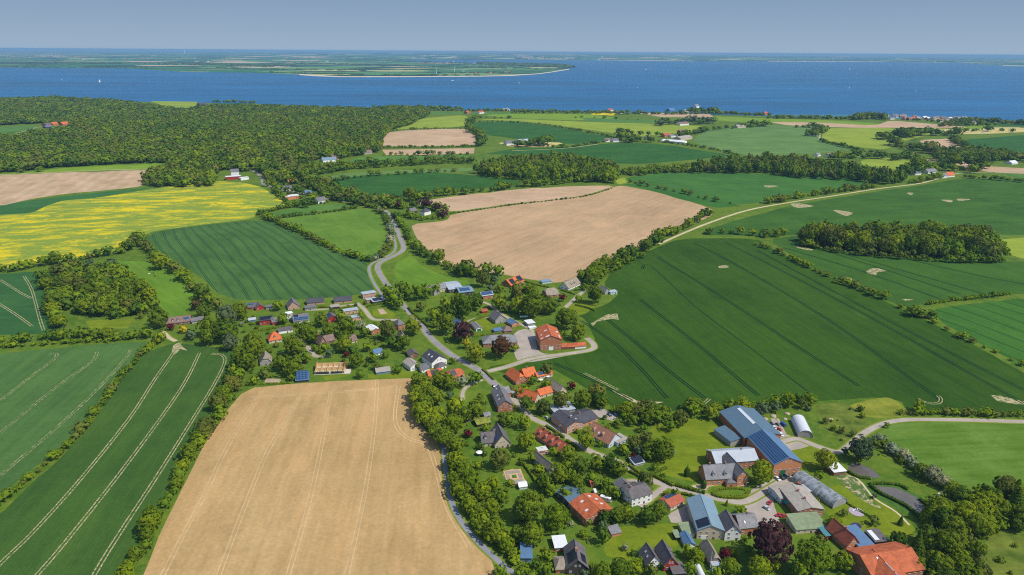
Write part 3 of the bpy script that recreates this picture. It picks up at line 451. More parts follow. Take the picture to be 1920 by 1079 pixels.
class Block:
    """a rectangular building volume; A-B is its front foot seen from the camera, d its depth away from the camera"""
    def __init__(s, au, av, bu, bv, d, wall, roof, rid, rt, wm, rm, lift=0.0):
        A = P(au, av); B = P(bu, bv); s.X = Vector((B.x - A.x, B.y - A.y, 0)); s.w = s.X.length; s.X.normalize(); s.Y = Vector((-s.X.y, s.X.x, 0)); s.d = d
        s.z = min(A.z, B.z) + lift; s.O = Vector((A.x, A.y, s.z)); s.h = wall; s.r = roof; s.rid = rid; s.rt = rt; s.wm = wm; s.rm = rm
        s.ang = math.atan2(s.X.y, s.X.x); FOOT.append([s.pt(-1.5, -1.5), s.pt(s.w + 1.5, -1.5), s.pt(s.w + 1.5, d + 1.5), s.pt(-1.5, d + 1.5)])
    def pt(s, x, y, z=0.0): return s.O + s.X * x + s.Y * y + Vector((0, 0, z))
    def c(s): return s.pt(s.w / 2, s.d / 2)
    def lp(s, x, y, z=0.0): return (s.rt_pt(x, y, z))
    def local(s, a, b, z=0.0):
        """a across the span, b along the ridge (metres)"""
        return s.pt(b, a, z) if s.rid == 'p' else s.pt(a, b, z)
    def span(s): return s.d if s.rid == 'p' else s.w
    def leng(s): return s.w if s.rid == 'p' else s.d
    def slope(s, side, u, t, off=0.0):
        """point on the roof: side F/N = low-a slope, B/S = high-a slope; u 0..1 along the ridge, t 0..1 eave to ridge"""
        S = s.span(); L = s.leng(); a = t * S / 2 if side == 0 else S - t * S / 2
        nrm = Vector((s.r, 0, S / 2)).normalized(); nx = -nrm.x if side == 0 else nrm.x
        return s.local(a + nx * off, u * L, s.h + .15 + t * s.r + nrm.z * off)
    def build(s, root, lod=0):
        o = root.location; S, L, h, r = s.span(), s.leng(), s.h, s.r; ov = .45 if S > 4 else .2
        L2 = lambda a, b, z: s.local(a, b, z) - o
        w = MB(); base = -1.6
        if s.rt in 'gk' and r > 0:
            top = h + r - .05; k = min(S * .22, L * .2) if s.rt == 'k' else 0
            a = [L2(0, 0, base), L2(S, 0, base), L2(S, 0, h), L2(S / 2, 0, top if not k else h + r * .55), L2(0, 0, h)]; b = [L2(0, L, base), L2(S, L, base), L2(S, L, h), L2(S / 2, L, top if not k else h + r * .55), L2(0, L, h)]
            if k:
                a[3:4] = [L2(S * .72, 0, h + r * .55), L2(S * .28, 0, h + r * .55)]; b[3:4] = [L2(S * .72, L, h + r * .55), L2(S * .28, L, h + r * .55)]
            n = len(a); w.add(a + b, [tuple(range(n)), tuple(range(2 * n - 1, n - 1, -1)), (0, n, n + 1, 1), (1, n + 1, n + 2, 2), (n - 1, 2 * n - 1, n, 0)])
        else:
            zf, zb = (h, h + r) if s.rt == 'm' else (h, h)
            a = [L2(0, 0, base), L2(S, 0, base), L2(S, 0, zb), L2(0, 0, zf)]; b = [L2(0, L, base), L2(S, L, base), L2(S, L, zb), L2(0, L, zf)]
            w.add(a + b, [(0, 1, 2, 3), (7, 6, 5, 4), (0, 4, 5, 1), (1, 5, 6, 2), (2, 6, 7, 3), (3, 7, 4, 0)])
        if s.wm: w.obj('wall', WM[s.wm], root)
        m = MB(); z0 = h + .15; rs = r / (S / 2) if S else 0; e = -ov; ze = z0 - ov * rs
        if s.rt == 'g':
            m.slab([L2(e, -ov, ze), L2(S / 2, -ov, z0 + r), L2(S / 2, L + ov, z0 + r), L2(e, L + ov, ze)][::-1]); m.slab([L2(S - e, -ov, ze), L2(S / 2, -ov, z0 + r), L2(S / 2, L + ov, z0 + r), L2(S - e, L + ov, ze)])
            rc = MB(); rc.tube(L2(S / 2, -ov, z0 + r + .02), L2(S / 2, L + ov, z0 + r + .02), .16, .16, 5)
            if lod == 0: rc.obj('ridge_cap', RM[s.rm], root)
        elif s.rt in 'hk':
            k = min(S / 2, L / 2 - .6) if s.rt == 'h' else min(S * .22, L * .2); zh = h + .15 if s.rt == 'h' else z0 + r * .55
            if s.rt == 'h':
                c = [L2(e, e, ze), L2(S - e, e, ze), L2(S - e, L - e, ze), L2(e, L - e, ze)]; p, q = L2(S / 2, k, z0 + r), L2(S / 2, L - k, z0 + r)
                m.slab([c[0], c[3], q, p][::-1]); m.slab([c[1], p, q, c[2]][::-1]); m.slab([c[0], p, c[1]][::-1]); m.slab([c[2], q, c[3]][::-1])
            else:
                p, q = L2(S / 2, k, z0 + r), L2(S / 2, L - k, z0 + r); t = .55; a1, a2 = t * S / 2, S - t * S / 2
                m.slab([L2(e, -ov, ze), L2(a1, -ov, zh), p, q, L2(a1, L + ov, zh), L2(e, L + ov, ze)]); m.slab([L2(S - e, -ov, ze), L2(a2, -ov, zh), p, q, L2(a2, L + ov, zh), L2(S - e, L + ov, ze)][::-1])
                m.slab([L2(a1, -ov, zh), L2(a2, -ov, zh), p]); m.slab([L2(a2, L + ov, zh), L2(a1, L + ov, zh), q])
        elif s.rt == 'm': m.slab([L2(e, e, z0 - ov * r / S), L2(S - e, e, z0 + r), L2(S - e, L - e, z0 + r), L2(e, L - e, z0 - ov * r / S)])
        elif s.rt == 'f': m.slab([L2(e, e, h + .3), L2(S - e, e, h + .3), L2(S - e, L - e, h + .3), L2(e, L - e, h + .3)], .28)
        elif s.rt == 'b':
            n = 10
            for i in range(n):
                t0, t1 = math.pi * i / n, math.pi * (i + 1) / n; p0 = (S / 2 - S / 2 * math.cos(t0), r * math.sin(t0) + h); p1 = (S / 2 - S / 2 * math.cos(t1), r * math.sin(t1) + h)
                m.slab([L2(p0[0], 0, p0[1]), L2(p1[0], 0, p1[1]), L2(p1[0], L, p1[1]), L2(p0[0], L, p0[1])], .08)
        if s.rm: m.obj('roof', RM[s.rm], root)
    def windows(s, root, mode='w'):
        o = root.location; fl_ = [1.0] + ([3.6] if s.h > 5 else [])
        def row(n, f, ang, zz, sz=(1.3, 1.4), door=False):
            for i in range(n):
                t = (i + .5) / n; c = f(t)
                if door and i == n // 2 and zz < 2:
                    d = MB(); d.box((-.55, -.08, -.4), (.55, .02, 2.1)); q = d.obj('door', M_DOOR, root); q.location = c + Vector((0, 0, .4 - zz)) - o; q.rotation_euler = (0, 0, ang); continue
                put_window(root, c + Vector((0, 0, zz)) - o, ang, *sz)
        for k, zz in enumerate(fl_):
            row(max(1, int(s.w / 3.0)), lambda t: s.pt(s.w * t, -.02), s.ang, zz, door=(k == 0))
            nd = max(1, int(s.d / 4.2)); row(nd, lambda t: s.pt(-.02, s.d * t), s.ang - math.pi / 2, zz); row(nd, lambda t: s.pt(s.w + .02, s.d * t), s.ang + math.pi / 2, zz)
        if s.rid == 'x' and s.rt in 'gk' and s.r > 3.2:
            for t in (.4, .6): put_window(root, s.pt(s.w * t, -.02, s.h + .5) - o, s.ang, 1.0, 1.2)
def panel_on(root, b, side, u0, u1, t0, t1, mat, name='solar_array', off=.14, th=.09):
    o = root.location; c = [b.slope(side, u0, t0, off), b.slope(side, u1, t0, off), b.slope(side, u1, t1, off), b.slope(side, u0, t1, off)]
    nrm = (c[1] - c[0]).cross(c[3] - c[0]).normalized(); nrm = nrm if nrm.z > 0 else -nrm
    m = MB(); vs = [p - o for p in c]; m.slab(vs if side else vs[::-1], th, tuple(-nrm * th)); ob = m.obj(name, mat, root)
    uv = ob.data.uv_layers.new(name='UVMap'); W_ = (c[1] - c[0]).length; H_ = (c[3] - c[0]).length; co = {0: (0, 0), 1: (W_, 0), 2: (W_, H_), 3: (0, H_)}
    for l in ob.data.loops:
        i = l.vertex_index % 4; i = i if side else 3 - i; uv.data[l.index].uv = co[i]
    return ob
def dormer(root, b, side, u, t=.25, w=1.8, h=1.5, wm='wh', rm='dk', gable=True):
    o = root.location; p = b.slope(side, u, t); out = (b.Y * -1 if side == 0 else b.Y) if b.rid == 'p' else (b.X * -1 if side == 0 else b.X); ax = b.X if b.rid == 'p' else b.Y
    dep = h / (b.r / (b.span() / 2)) + 1.0; ins = -out; m = MB(); A = p - ax * w / 2; q = [A, A + ax * w, A + ax * w + ins * dep, A + ins * dep]
    g = Vector((0, 0, h)); lo = Vector((0, 0, -.3)); v = [c + lo - o for c in q] + [c + g - o for c in q]
    if side == 1: v = [v[1], v[0], v[3], v[2], v[5], v[4], v[7], v[6]]
    m.add(v, [(0, 3, 2, 1), (4, 5, 6, 7), (0, 1, 5, 4), (1, 2, 6, 5), (2, 3, 7, 6), (3, 0, 4, 7)]); d = m.obj('dormer', WM[wm], root)
    rmesh = MB(); k = .9 if gable else .25; rid0 = p + g + Vector((0, 0, k)) + out * .3 - o; rid1 = rid0 + ins * (dep + .8 + .3)
    e0 = A + g - ax * .25 + out * .3 - o; e1 = e0 + ax * (w + .5); f0 = e0 + ins * (dep + .3); f1 = e1 + ins * (dep + .3)
    for poly in ([e0, rid0, rid1, f0], [rid0, e1, f1, rid1]): rmesh.slab([c + Vector((0, 0, .12)) for c in poly], .12)
    rr = rmesh.obj('dormer_roof', RM[rm], d)
    fm, pm = win_meshes(1.2, 1.1); wo_ = link(bpy.data.objects.new('window', fm), d); wo_.location = p + out * .02 + Vector((0, 0, .25)) - o; wo_.rotation_euler = (0, 0, math.atan2(out.y, out.x) + math.pi / 2); return d
def chimney(root, b, u, s_=0.8, h=1.3, mat=None):
    o = root.location; p = b.slope(0, u, 1.0) - o; m = MB(); m.box((-s_ / 2, -s_ / 2, -1.2), (s_ / 2, s_ / 2, h)); m.box((-s_ / 2 - .08, -s_ / 2 - .08, h), (s_ / 2 + .08, s_ / 2 + .08, h + .12)); c = m.obj('chimney', mat or M_CHIM, root); c.location = p; c.rotation_euler = (0, 0, b.ang); return c
def building(name, cat, label, lm, spec, extras='', win=True, group=None, lod=0):
    """spec: ';'-separated blocks 'Au Av Bu Bv depth wall roof ridge+type wallmat roofmat'"""
    bs = []
    for s in spec.split(';'):
        t = s.split(); bs.append(Block(*[float(q) for q in t[:7]], t[7][0], t[7][1], t[8] if t[8] != '-' else None, t[9]))
    root = empty(name, bs[0].c()); tag(root, label, cat, group)
    for b in bs: b.build(root, lod)
    if win: 
        for i, b in enumerate(bs):
            if b.h >= 2.3 and b.wm: b.windows(root)
    for e in extras.split(';'):
        t = e.split()
        if not t: continue
        b = bs[int(t[1])]; n = [float(q) for q in t[3:]]
        if t[0] == 'S': panel_on(root, b, int(t[2]), *n, M_SOLAR)
        elif t[0] == 'K': panel_on(root, b, int(t[2]), *n, M_SOLB)
        elif t[0] == 'L': panel_on(root, b, int(t[2]), *n, M_SKY, 'skylight')
        elif t[0] == 'C': chimney(root, b, float(t[2]), *n)
        elif t[0] == 'D':
            for u in n[1:]: dormer(root, b, int(t[2]), u, n[0], wm='gy' if cat != 'cottage' else 'wh', rm=b.rm)
        elif t[0] == 'G':                              # big gate: x fraction, width, height, G/D
            m = MB(); m.box((-n[1] / 2, -.1, -.3), (n[1] / 2, .02, n[2])); q = m.obj('gate', M_DOORG if t[2] == 'g' else (M_FRAME if t[2] == 'w' else M_DOOR), root); q.location = b.pt(b.w * n[0], -.02) - root.location; q.rotation_euler = (0, 0, b.ang)
        elif t[0] == 'A':                              # awnings on the left wall
            for u in n:
                m = MB(); m.slab([(-1.8, -1.6, 2.5), (1.8, -1.6, 2.5), (1.8, 0, 3.4), (-1.8, 0, 3.4)], .12); q = m.obj('awning', M_TEAL, root); q.location = b.pt(-.03, b.d * u) - root.location; q.rotation_euler = (0, 0, b.ang - math.pi / 2)
    if lm: LANDM.append((bs[0].c(), lm))
    return root, bs
BLD = [
# --- west end of the village
('farmhouse','house','brown-roofed brick farmhouse with a solar panel, alone at the west end of the lane','brown-roofed west farmhouse',"311 612 358 607 10 2.8 4 pg bn br;360 608 384 603 8 2.5 2 pg gy gr","S 0 0 .72 .95 .35 .75;D 0 0 .2 .3 .5"),
('bungalow','house','red-walled bungalow with six blue solar panels on its grey roof, at the crop edge','red solar bungalow',"452 582 484 580 9 2.6 3 pg rd cb;480 583 496 580 9 2.6 3.2 xg rd cb","S 0 0 .2 .75 .5 .85;C 0 .8"),
('carport','carport','small white-posted carport beside the red solar bungalow','',"499 581 511 580 6 2.5 0 pf gy gr",""),
('gable_house','house','pink brick house with a steep dark A-shaped gable, beside the lined crop','steep pink gable house',"540 582 562 579 13 2.6 6 xg pk gr","C 0 .6"),
('long_bungalow','house','long pink bungalow with dark roof and an open garage in front','long dark-roofed bungalow',"576 573 608 570 10 2.7 3 pg pk dk;572 583 592 581 7 2.6 0 pf gy gr",""),
('long_bungalow','house','long dark-roofed bungalow behind the grey carport','second long bungalow',"627 570 660 567 10 2.6 3 pg pk dk",""),
('carport','carport','grey flat-roofed carport in front of the second long dark bungalow','',"621 581 637 579 7 2.4 0 pf bk tg",""),
('house','house','red two-storey house with black solar roof and white windows','red two-storey house',"487 611 512 608 9 5 2.2 pg rd dk;511 610 521 608 8 3 3 pg rd gr","K 0 0 .05 .95 .1 .95"),
('shed','shed','grey-blue garden shed left of the red two-storey house','',"467 605 480 603 5 2.3 1.2 pg bl mt",""),
('shed','shed','tiny round-looking grey hut among trees west of the orange roof','',"450 612 457 611 3.5 2.2 .8 ph gy gr",""),
('house','house','grey house whose whole roof carries pale rows of solar panels','all-solar roof house',"551 608 580 604 13 2.6 4.5 pg wh gr","S 0 0 .05 .95 .08 .55;K 0 0 .05 .35 .6 .95;C 0 .5"),
('garage','garage','flat white garage in front of the steep pink gable house','',"538 594 549 592 6 2.5 0 pf tn wh;537 603 548 601 6 2.4 0 pf tn mt",""),
('gable_house','house','small bright red gabled house with solar panel on its dark roof','bright red gabled house',"615 606 633 603 11 4 3.2 xg rd cb","K 0 0 .1 .9 .15 .85"),
('house','house','low brick house with pale metal flat roof, beside the lane','low pale-roofed brick house',"646 591 672 587 7 3.6 0 pf pk mt",""),
('house','house','smaller flat-roofed brick house in front of the low pale-roofed one','',"655 604 677 600 6 3.6 0 pf pk mt",""),
('house','house','flat-roofed brick house in two steps beside the main road','stepped flat-roofed house',"681 561 706 557 8 5 0 pf pk mt;688 568 706 565 5 2.8 0 pf bo mt",""),
('carport','carport','flat carport with dark solar panels next to the stepped flat-roofed house','',"700 571 722 567 9 2.6 .4 pm bk mt","K 0 0 .1 .85 .2 1.8"),
('hipped_house','house','bright orange pyramid-roofed house with pale walls, garage behind','orange pyramid-roof house',"505 645 529 641 11 3.2 5.5 ph tn or","D 0 0 .15 .5"),
('garage','garage','wide dark flat garage with pale door behind the orange pyramid roof','',"523 627 549 623 8 2.8 0 pf wh cb","G 0 w .3 6 2.2"),
('house','house','brown cross-gabled house in dense trees beside the lane','brown cross-gabled house',"600 650 612 646 12 2.6 6 xg bn br;610 646 628 642 9 2.6 4 pg bn br","C 0 .5"),
('cottage','house','brown-roofed cottage half hidden in trees behind the brown cross-gabled house','',"656 645 670 642 9 2.6 3.4 pg tn br",""),
('thatched_house','house','grey thatched house with a dark balcony under its gable','grey thatched house',"488 687 510 684 12 2.6 6.5 xk gy th",""),
('solar_shed','shed','open shed roofed entirely with blue solar panels at the golden field edge','blue solar shed',"555 718 579 716 7 2.0 2.6 pm bk bl","S 0 0 .02 .98 .06 1.9"),
('house','house','brick house with white flat roof pieces among tall village trees','white-topped brick house',"697 629 712 625 12 4.5 1.5 xg br wh",""),
('hipped_house','house','brick house with grey pyramid roof beside the yellow-green willow','grey pyramid house',"747 620 759 617 10 5.5 3.5 ph br gr","C 0 .5"),
('cottage','house','small cottage with steep pointed brown-grey roof in front of the grey pyramid house','',"748 640 762 638 9 2.5 5 xg tn th",""),
('garage','garage','dark gabled garage behind the white gabled house','',"768 673 785 670 9 3 2.5 xg bn cb",""),
('house','house','white-gabled house with plain light grey roof, left of the big white house','grey-roofed white gable',"770 697 788 692 13 4 2.4 xg wh tg",""),
('house','house','big white house with steep black roof and glazed lean-to','big white house',"810 691 838 683 17 5 4.6 xg wh dk;791 700 806 697 8 3.2 1 pm wh gr","L 0 0 .3 .4 .4 .6;L 0 0 .6 .7 .4 .6"),
('pavilion','pavilion','small white garden pavilion with grey roof before the big white house','',"822 694 837 690 6 2.8 2 ph wh cb",""),
('house','house','red-orange roofed house covered by a black solar array, left of a similar one','black-solar orange house',"806 716 832 711 11 3 4.2 pg pk or","K 0 0 .2 .8 .1 .95"),
('house','house','rusty-orange hipped house with narrow black solar strip beside the junction','junction orange house',"845 716 871 710 11 3 4.2 pk pk rr","K 0 0 .1 .5 .2 .9;C 0 .4"),
('shed','shed','blue open garden shelter with two pale roof boards beside the golden field','',"706 703 732 700 6 2.2 1 pm bl tg",""),
('cottage','house','small grey-blue roofed cottage among garden trees north of the golden field','',"703 668 718 665 8 2.5 2 pg wh bl",""),
# --- north and centre
('villa','house','grey cross-gabled villa beside the roadside row of tall trees','grey roadside villa',"806 552 838 546 11 4 4 pg tn sl;814 555 824 553 8 4 3.6 xg gy sl",""),
('barn','barn','long shed with pale metal roof partly laid with blue solar panels','blue solar barn',"842 550 868 547 26 4 1.5 pg bk mt;862 556 889 553 20 4 1.5 pg bk lb","S 1 0 .1 .8 .3 .95"),
('house','house','brick house with a blue solar roof in the orchard','blue solar brick house',"904 563 925 560 9 4.6 2.6 pg br mt","S 0 0 .02 .98 .1 .98"),
('barn','barn','orange-roofed barn with two black solar strips at the bare field edge','orange solar barn',"958 540 983 531 14 3 5 pg br or","K 0 0 .1 .4 .1 .9;K 0 0 .65 .97 .1 .95"),
('gable_house','house','brick-gabled house with blue-black roof beside the copper tree','blue-black gabled house',"858 618 870 614 14 3.2 5 xg pk bl",""),
('garage','garage','grey garage with bright teal doors beside the fenced lawn','teal-door garage',"893 622 904 620 15 2.8 1.6 xg wh sl","G 0 g .5 4 2.3"),
('gable_house','house','grey-brick house with steep slate roof on a fenced lawn','grey-brick lawn house',"929 608 948 604 13 4 5 xg gy gr",""),
('garage','garage','orange brick garage with dark blue roof beside the grey-brick lawn house','',"960 614 973 611 11 2.8 2 xg bo bl",""),
('shed','shed','small white-roofed grey shed behind the tall brick barn','',"990 613 1003 611 9 3 0 pf gy wh;993 618 1006 616 4 1.2 0 pf wh wh",""),
('brick_barn','barn','tall red brick barn with patched orange roof in the middle of the village','tall brick barn',"1013 658 1053 656 27 10 4 xg br rr","G 0 w .5 4 3.4;L 0 0 .02 .1 .5 .85;L 0 0 .3 .36 .15 .3;L 0 0 .5 .56 .55 .85;L 0 0 .05 .1 .05 .3;L 0 1 .1 .3 .1 .2;L 0 1 .5 .6 .1 .3"),
('byre','barn','low orange-roofed byre with one white half, joined to the tall brick barn','orange-roofed byre',"1053 656 1078 655 6 2.6 2 pg bn rr;1078 655 1099 653 6 2.6 2 pg wh rr",""),
('villa','house','large slate-roofed brick villa with white corners, behind the round copper-brown tree','large slate villa',"906 652 970 649 15 4 4.5 ph br sl;932 653 948 652 10 4 4.2 xg br sl","C 0 .35;C 0 .6"),
('pavilion','pavilion','dark pyramid-roofed annexe behind the large slate villa','',"945 626 961 624 9 2.6 3 ph bn br;928 626 944 624 7 2.4 0 pf gy bl",""),
('shed','shed','little red shed on the lawn north of the grey-brick house','',"904 588 914 587 5 2.2 1.4 pg rd rt",""),
('thatched_house','house','thatched house with pale blue gable and white long front, at the bare field','blue-gabled thatched house',"1066 545 1088 535 12 3 5.5 pg wh th","D 0 0 .15 .35 .6;C 0 .15"),
('thatched_house','house','brick house with hipped brown thatch beside the dark red tree','hipped thatch house',"1026 559 1048 556 13 2.8 5.5 pk br th",""),
('house','house','small grey-gabled house with white veranda at the edge of the big crop','crop-edge house',"1134 553 1143 551 11 3 4 xg gy sl;1145 553 1157 551 5 2.6 .5 pm cw mt",""),
('shed','shed','low pale garage behind the hipped thatch house','',"1017 533 1034 531 6 2.4 .6 pm cw lb",""),
('farmhouse','house','bright orange farmhouse with curved gable beside the crossroads','orange farmhouse',"967 723 989 717 16 3.4 5.2 xk br or;985 714 1006 709 11 3.2 4.6 pg br or","C 1 .4"),
('house','house','low extension with pale solar glazing right of the orange farmhouse','',"1008 713 1036 706 7 3 1.8 pg tn or","S 0 0 .1 .85 .2 .95;C 0 .6"),
('cottage','house','orange L-shaped cottage hidden in trees below the orange farmhouse','orange L-shaped cottage',"1003 758 1013 750 16 3 4.6 xg tn or;1013 748 1036 741 8 3 3 pg tn or",""),
('barn','barn','weathered grey barn beside the crop edge right of the orange cottage','weathered grey barn',"1048 742 1062 737 18 3 4 xg tn th",""),
('farmhouse','house','long dark-roofed brick farmhouse with pale ridge, by the main road','long dark farmhouse',"934 774 962 771 25 5.4 4 xg br gr;944 748 958 744 9 4 3 pg br sl","L 0 0 .25 .3 .3 .5;L 0 0 .5 .55 .3 .5;L 0 0 .85 .9 .5 .7;C 0 .3"),
('shed','shed','small green-grey shed with white window left of the long dark farmhouse','',"909 786 920 784 5 2.4 1.2 pg gy sl",""),
('shed','shed','small shed with yellow-green moss roof, left one of two','moss-roofed shed',"870 793 882 790 8 2.2 1 pg bk ms",""),
('shed','shed','longer shed with yellow-green moss roof beside the grey cross-gabled house','',"895 802 920 797 8 2.4 1 pg bk ms",""),
('house','house','grey cross-gabled house with blue solar patch and pale gable in the gardens','grey cross-gabled house',"928 842 957 838 16 3.4 6.4 xg tn cb;904 838 929 836 12 3 4.4 pg tn cb","S 0 0 .08 .4 .15 .6;L 0 0 .65 .75 .3 .5;D 1 0 .3 .3;D 0 0 .3 .75"),
('row_house','house','long red-tiled house with four grey dormers beside the lane','long red-tiled house',"1002 821 1049 853 9.5 3 4.2 pg bo rt","D 0 0 .25 .14 .38 .62 .86;C 0 .2 1 1.4;C 0 .45 1 1.4;C 0 .75 1 1.4"),
('farmhouse','house','big L-shaped brick house with charcoal roof at the village street','charcoal-roofed brick house',"1063 814 1092 804 19 5.4 2.4 xg pk dk;1090 803 1121 791 16 3.4 2.6 pg bo dk;1040 781 1078 773 10 3 .6 pm gy mt","C 0 .3;C 1 .3;L 0 1 .2 .26 .3 .5;L 0 1 .5 .55 .3 .5"),
('house','house','brown-tiled house with pale blue end gable and white-railed terrace','blue-ended tiled house',"1100 818 1141 841 13 3.2 5.6 pg cw bt;1158 838 1177 829 8 2.8 0 pf cw tg","D 0 0 .3 .2 .6;L 0 0 .4 .46 .3 .5"),
('cottage','house','narrow grey cottage with curved thatched roof among the gardens','narrow grey cottage',"1030 893 1040 889 17 4.4 3.4 xg gy th",""),
('solar_shed','shed','small open shed with dark solar roof at the edge of the hall lawn','',"1190 876 1208 871 6 1.8 1.2 pm gy mt","K 0 0 .06 .94 .1 1.8"),
# --- big farm
('farm_hall','barn','huge blue-grey farm hall with a long white skylight along its ridge','huge blue-grey hall',"1395 838 1462 830 36 6.6 3.6 xg br hb;1369 838 1388 833 17 4 .8 xm gy hb","L 0 0 .30 .90 .86 1.02"),
('solar_hall','barn','tall brick hall with dark blue solar roof and green gate','solar-roofed brick hall',"1448 895 1500 889 33 9 4.2 xg bo bl","S 0 0 .01 .99 .04 .97;G 0 g .35 4 4.4"),
('brick_hall','barn','long brick hall with white metal roof behind the manor house','white-roofed brick hall',"1341 884 1420 877 15 6 3.6 pg br mt","C 0 .7"),
('manor_house','house','brick manor farmhouse with slate roof, two dormers and a cross gable','brick manor house',"1323 911 1382 907 13 4.6 5.6 pg bo sl;1381 912 1401 909 20 7 3.6 xg bo gr;1362 914 1380 913 4 2.8 1.4 ph bo gr","D 0 0 .15 .25 .62;C 0 .2;C 0 .7"),
('farm_shop','shop','farm building with taupe roof, pale blue wall and teal awnings','farm shop',"1494 973 1542 969 21 5.4 1.8 xg br tg;1462 945 1506 937 12 3.8 1.2 pg cw tg","A 0 .12 .55;C 0 .35;C 0 .7;L 1 0 .6 .66 .2 .8"),
('veranda','pavilion','green-roofed veranda with a white window band in front of the farm shop','green-roofed veranda',"1492 1002 1549 997 11 3 1.6 pm tn gn",""),
('shed','shed','white-roofed wooden shelter beside the upper pond','white-roofed pond shelter',"1563 893 1585 890 8 2.8 .5 pm bn wh",""),
('store','shed','orange-topped store beside the glasshouse tunnel and farm shop','',"1495 912 1514 920 4 2.4 1.5 pm bl or",""),
('shed','shed','low grey lean-to behind the farm shop','',"1516 928 1525 926 6 2.4 .5 pm cw mt",""),
('shed','shed','red summerhouse with teal roof below the green-roofed veranda','',"1547 1012 1559 1010 6 2.4 .6 pm rd tl",""),
('house','house','brick gabled house with dark red tiles and a blue lean-to roof','dark red tiled house',"1586 1034 1609 1028 15 3.6 5 xg bo rt;1609 1034 1636 1029 14 3 1.4 pm gy bl","C 0 .4"),
('shed','shed','flat shed of dark and grey sheets behind the big rust-red barn','',"1640 1025 1664 1022 9 3 .3 pm bk cb","L 0 0 .05 .4 .2 1.8"),
('rust_barn','barn','big rust-red roofed barn with a cross wing at the lower edge','big rust-red barn',"1632 1102 1728 1086 20 6.5 4.6 pg br rr;1660 1132 1720 1124 24 6.2 4.4 xg br rr","L 0 0 .25 .3 .7 .8;L 1 0 .05 .3 .97 1.02;L 1 0 .35 .6 .97 1.02"),
# --- south centre
('machine_barn','barn','orange-roofed barn with pale roof lights below the campervan','orange machine barn',"1098 988 1147 969 16 5.2 3 xg br rr;1072 958 1106 944 16 3.6 1 pg bk hb","L 0 0 .25 .33 .3 .5;L 0 0 .7 .78 .5 .7;L 0 1 .3 .38 .3 .5;L 0 1 .6 .68 .3 .5;L 0 1 .8 .88 .6 .8"),
('white_house','house','white two-storey house with mottled slate roof by the bend','white two-storey house',"1184 951 1221 940 12 5.8 3 pk wh cb;1150 917 1181 946 9 3.8 3 pg wh gr","C 0 .2 .8 1;C 1 .4 .8 1"),
('shed','shed','little orange-red garden hut above the white van','',"1108 915 1116 913 4 2 1.6 pg bn rt",""),
('garage','garage','small garage with half red, half blue solar roof beside the street','half-solar garage',"1257 959 1283 946 9 3 1.6 pg tn rt","S 0 1 .2 1 .05 .95"),
('blue_hall','barn','steel-blue hall with dark solar front end and pale gable','steel-blue hall',"1306 1011 1356 1012 27 6 3.2 xg tn lb","K 0 0 .02 .27 .05 .93;G 0 w .25 3 2.6"),
('gable_house','house','white and blue gabled house with dark mottled roof beside the steel-blue hall','white and blue gabled house',"1358 1014 1388 1013 13 5.6 4.4 xg wh cb;1387 1004 1420 1000 12 4.6 4 pg br sl","C 1 .6;L 1 0 .3 .36 .3 .5"),
('shed','shed','moss-green flat shed beside the pink car','',"1283 1010 1302 1008 9 2.6 .4 pm tn gn",""),
('shed','shed','blue-roofed white shed with gable beside the steel-blue hall','',"1286 1030 1303 1028 9 2.6 1.6 xg wh bl",""),
('shed','shed','tiny moss-green shelter on the lawn left of the moss-green shed','',"1267 1014 1275 1013 5 2.2 .4 pm bk gn",""),
('cottage','house','thatched cottage with brick gable behind the container','thatched cottage',"1330 1062 1351 1060 13 3 3.8 xk br th",""),
('container','container','pale blue-grey container in front of the thatched cottage','',"1335 1072 1350 1071 3 3.4 0 pf cw mt",""),
('gable_house','house','dark-roofed cream gabled house, left of the red-gabled one','cream gabled house',"1213 1068 1239 1063 10 3 4.6 xg wh cb","L 0 0 .3 .4 .3 .5;L 0 0 .6 .7 .4 .6"),
('gable_house','house','dark-roofed house with bright red gable at the lower edge','red-gabled house',"1244 1072 1270 1069 13 4 4.6 xg rd cb","D 0 1 .4 .5"),
('shed','shed','grey flat shed in front of the red-gabled house','',"1262 1084 1285 1082 7 2.6 .4 pm bk cb",""),
('greenhouse','greenhouse','small pale green plastic greenhouse at the lower edge','',"1310 1086 1324 1085 8 .3 2.2 xb - MP",""),
('shed','shed','slate-roofed garden shed with orange wall on the sloping lawn','',"1147 1008 1164 1004 5 2.3 .9 pm bo sl",""),
('garage','garage','square blue-grey garage alone beside the curved path','blue-grey garage',"977 1054 997 1054 10 2.6 1 pm bl bl",""),
('gable_house','house','dark-green gabled house with black solar panels at the lower edge','dark-green gabled house',"1063 1078 1102 1077 15 4.2 5.0 xg bk cb;1042 1076 1063 1075 9 2.8 2.2 ph br th","K 0 1 .1 .5 .1 .6;K 0 0 .1 .6 .2 .9;C 0 .45 1.3"),
('garage','garage','white flat-roofed brick garage behind the dark-green gabled house','',"1041 1036 1064 1034 9 2.8 0 pf br wh",""),
('hut','shed','orange-tiled hut with grey annexe hidden in the south gardens','orange garden hut',"899 970 916 967 6 2.4 2 pg wh or;903 979 917 976 5 2.2 1.4 xg gy sl",""),
('glasshouse','greenhouse','small white glasshouse at the end of the vegetable beds','',"974 919 988 917 5 2.2 1.2 pg cw wh",""),
]
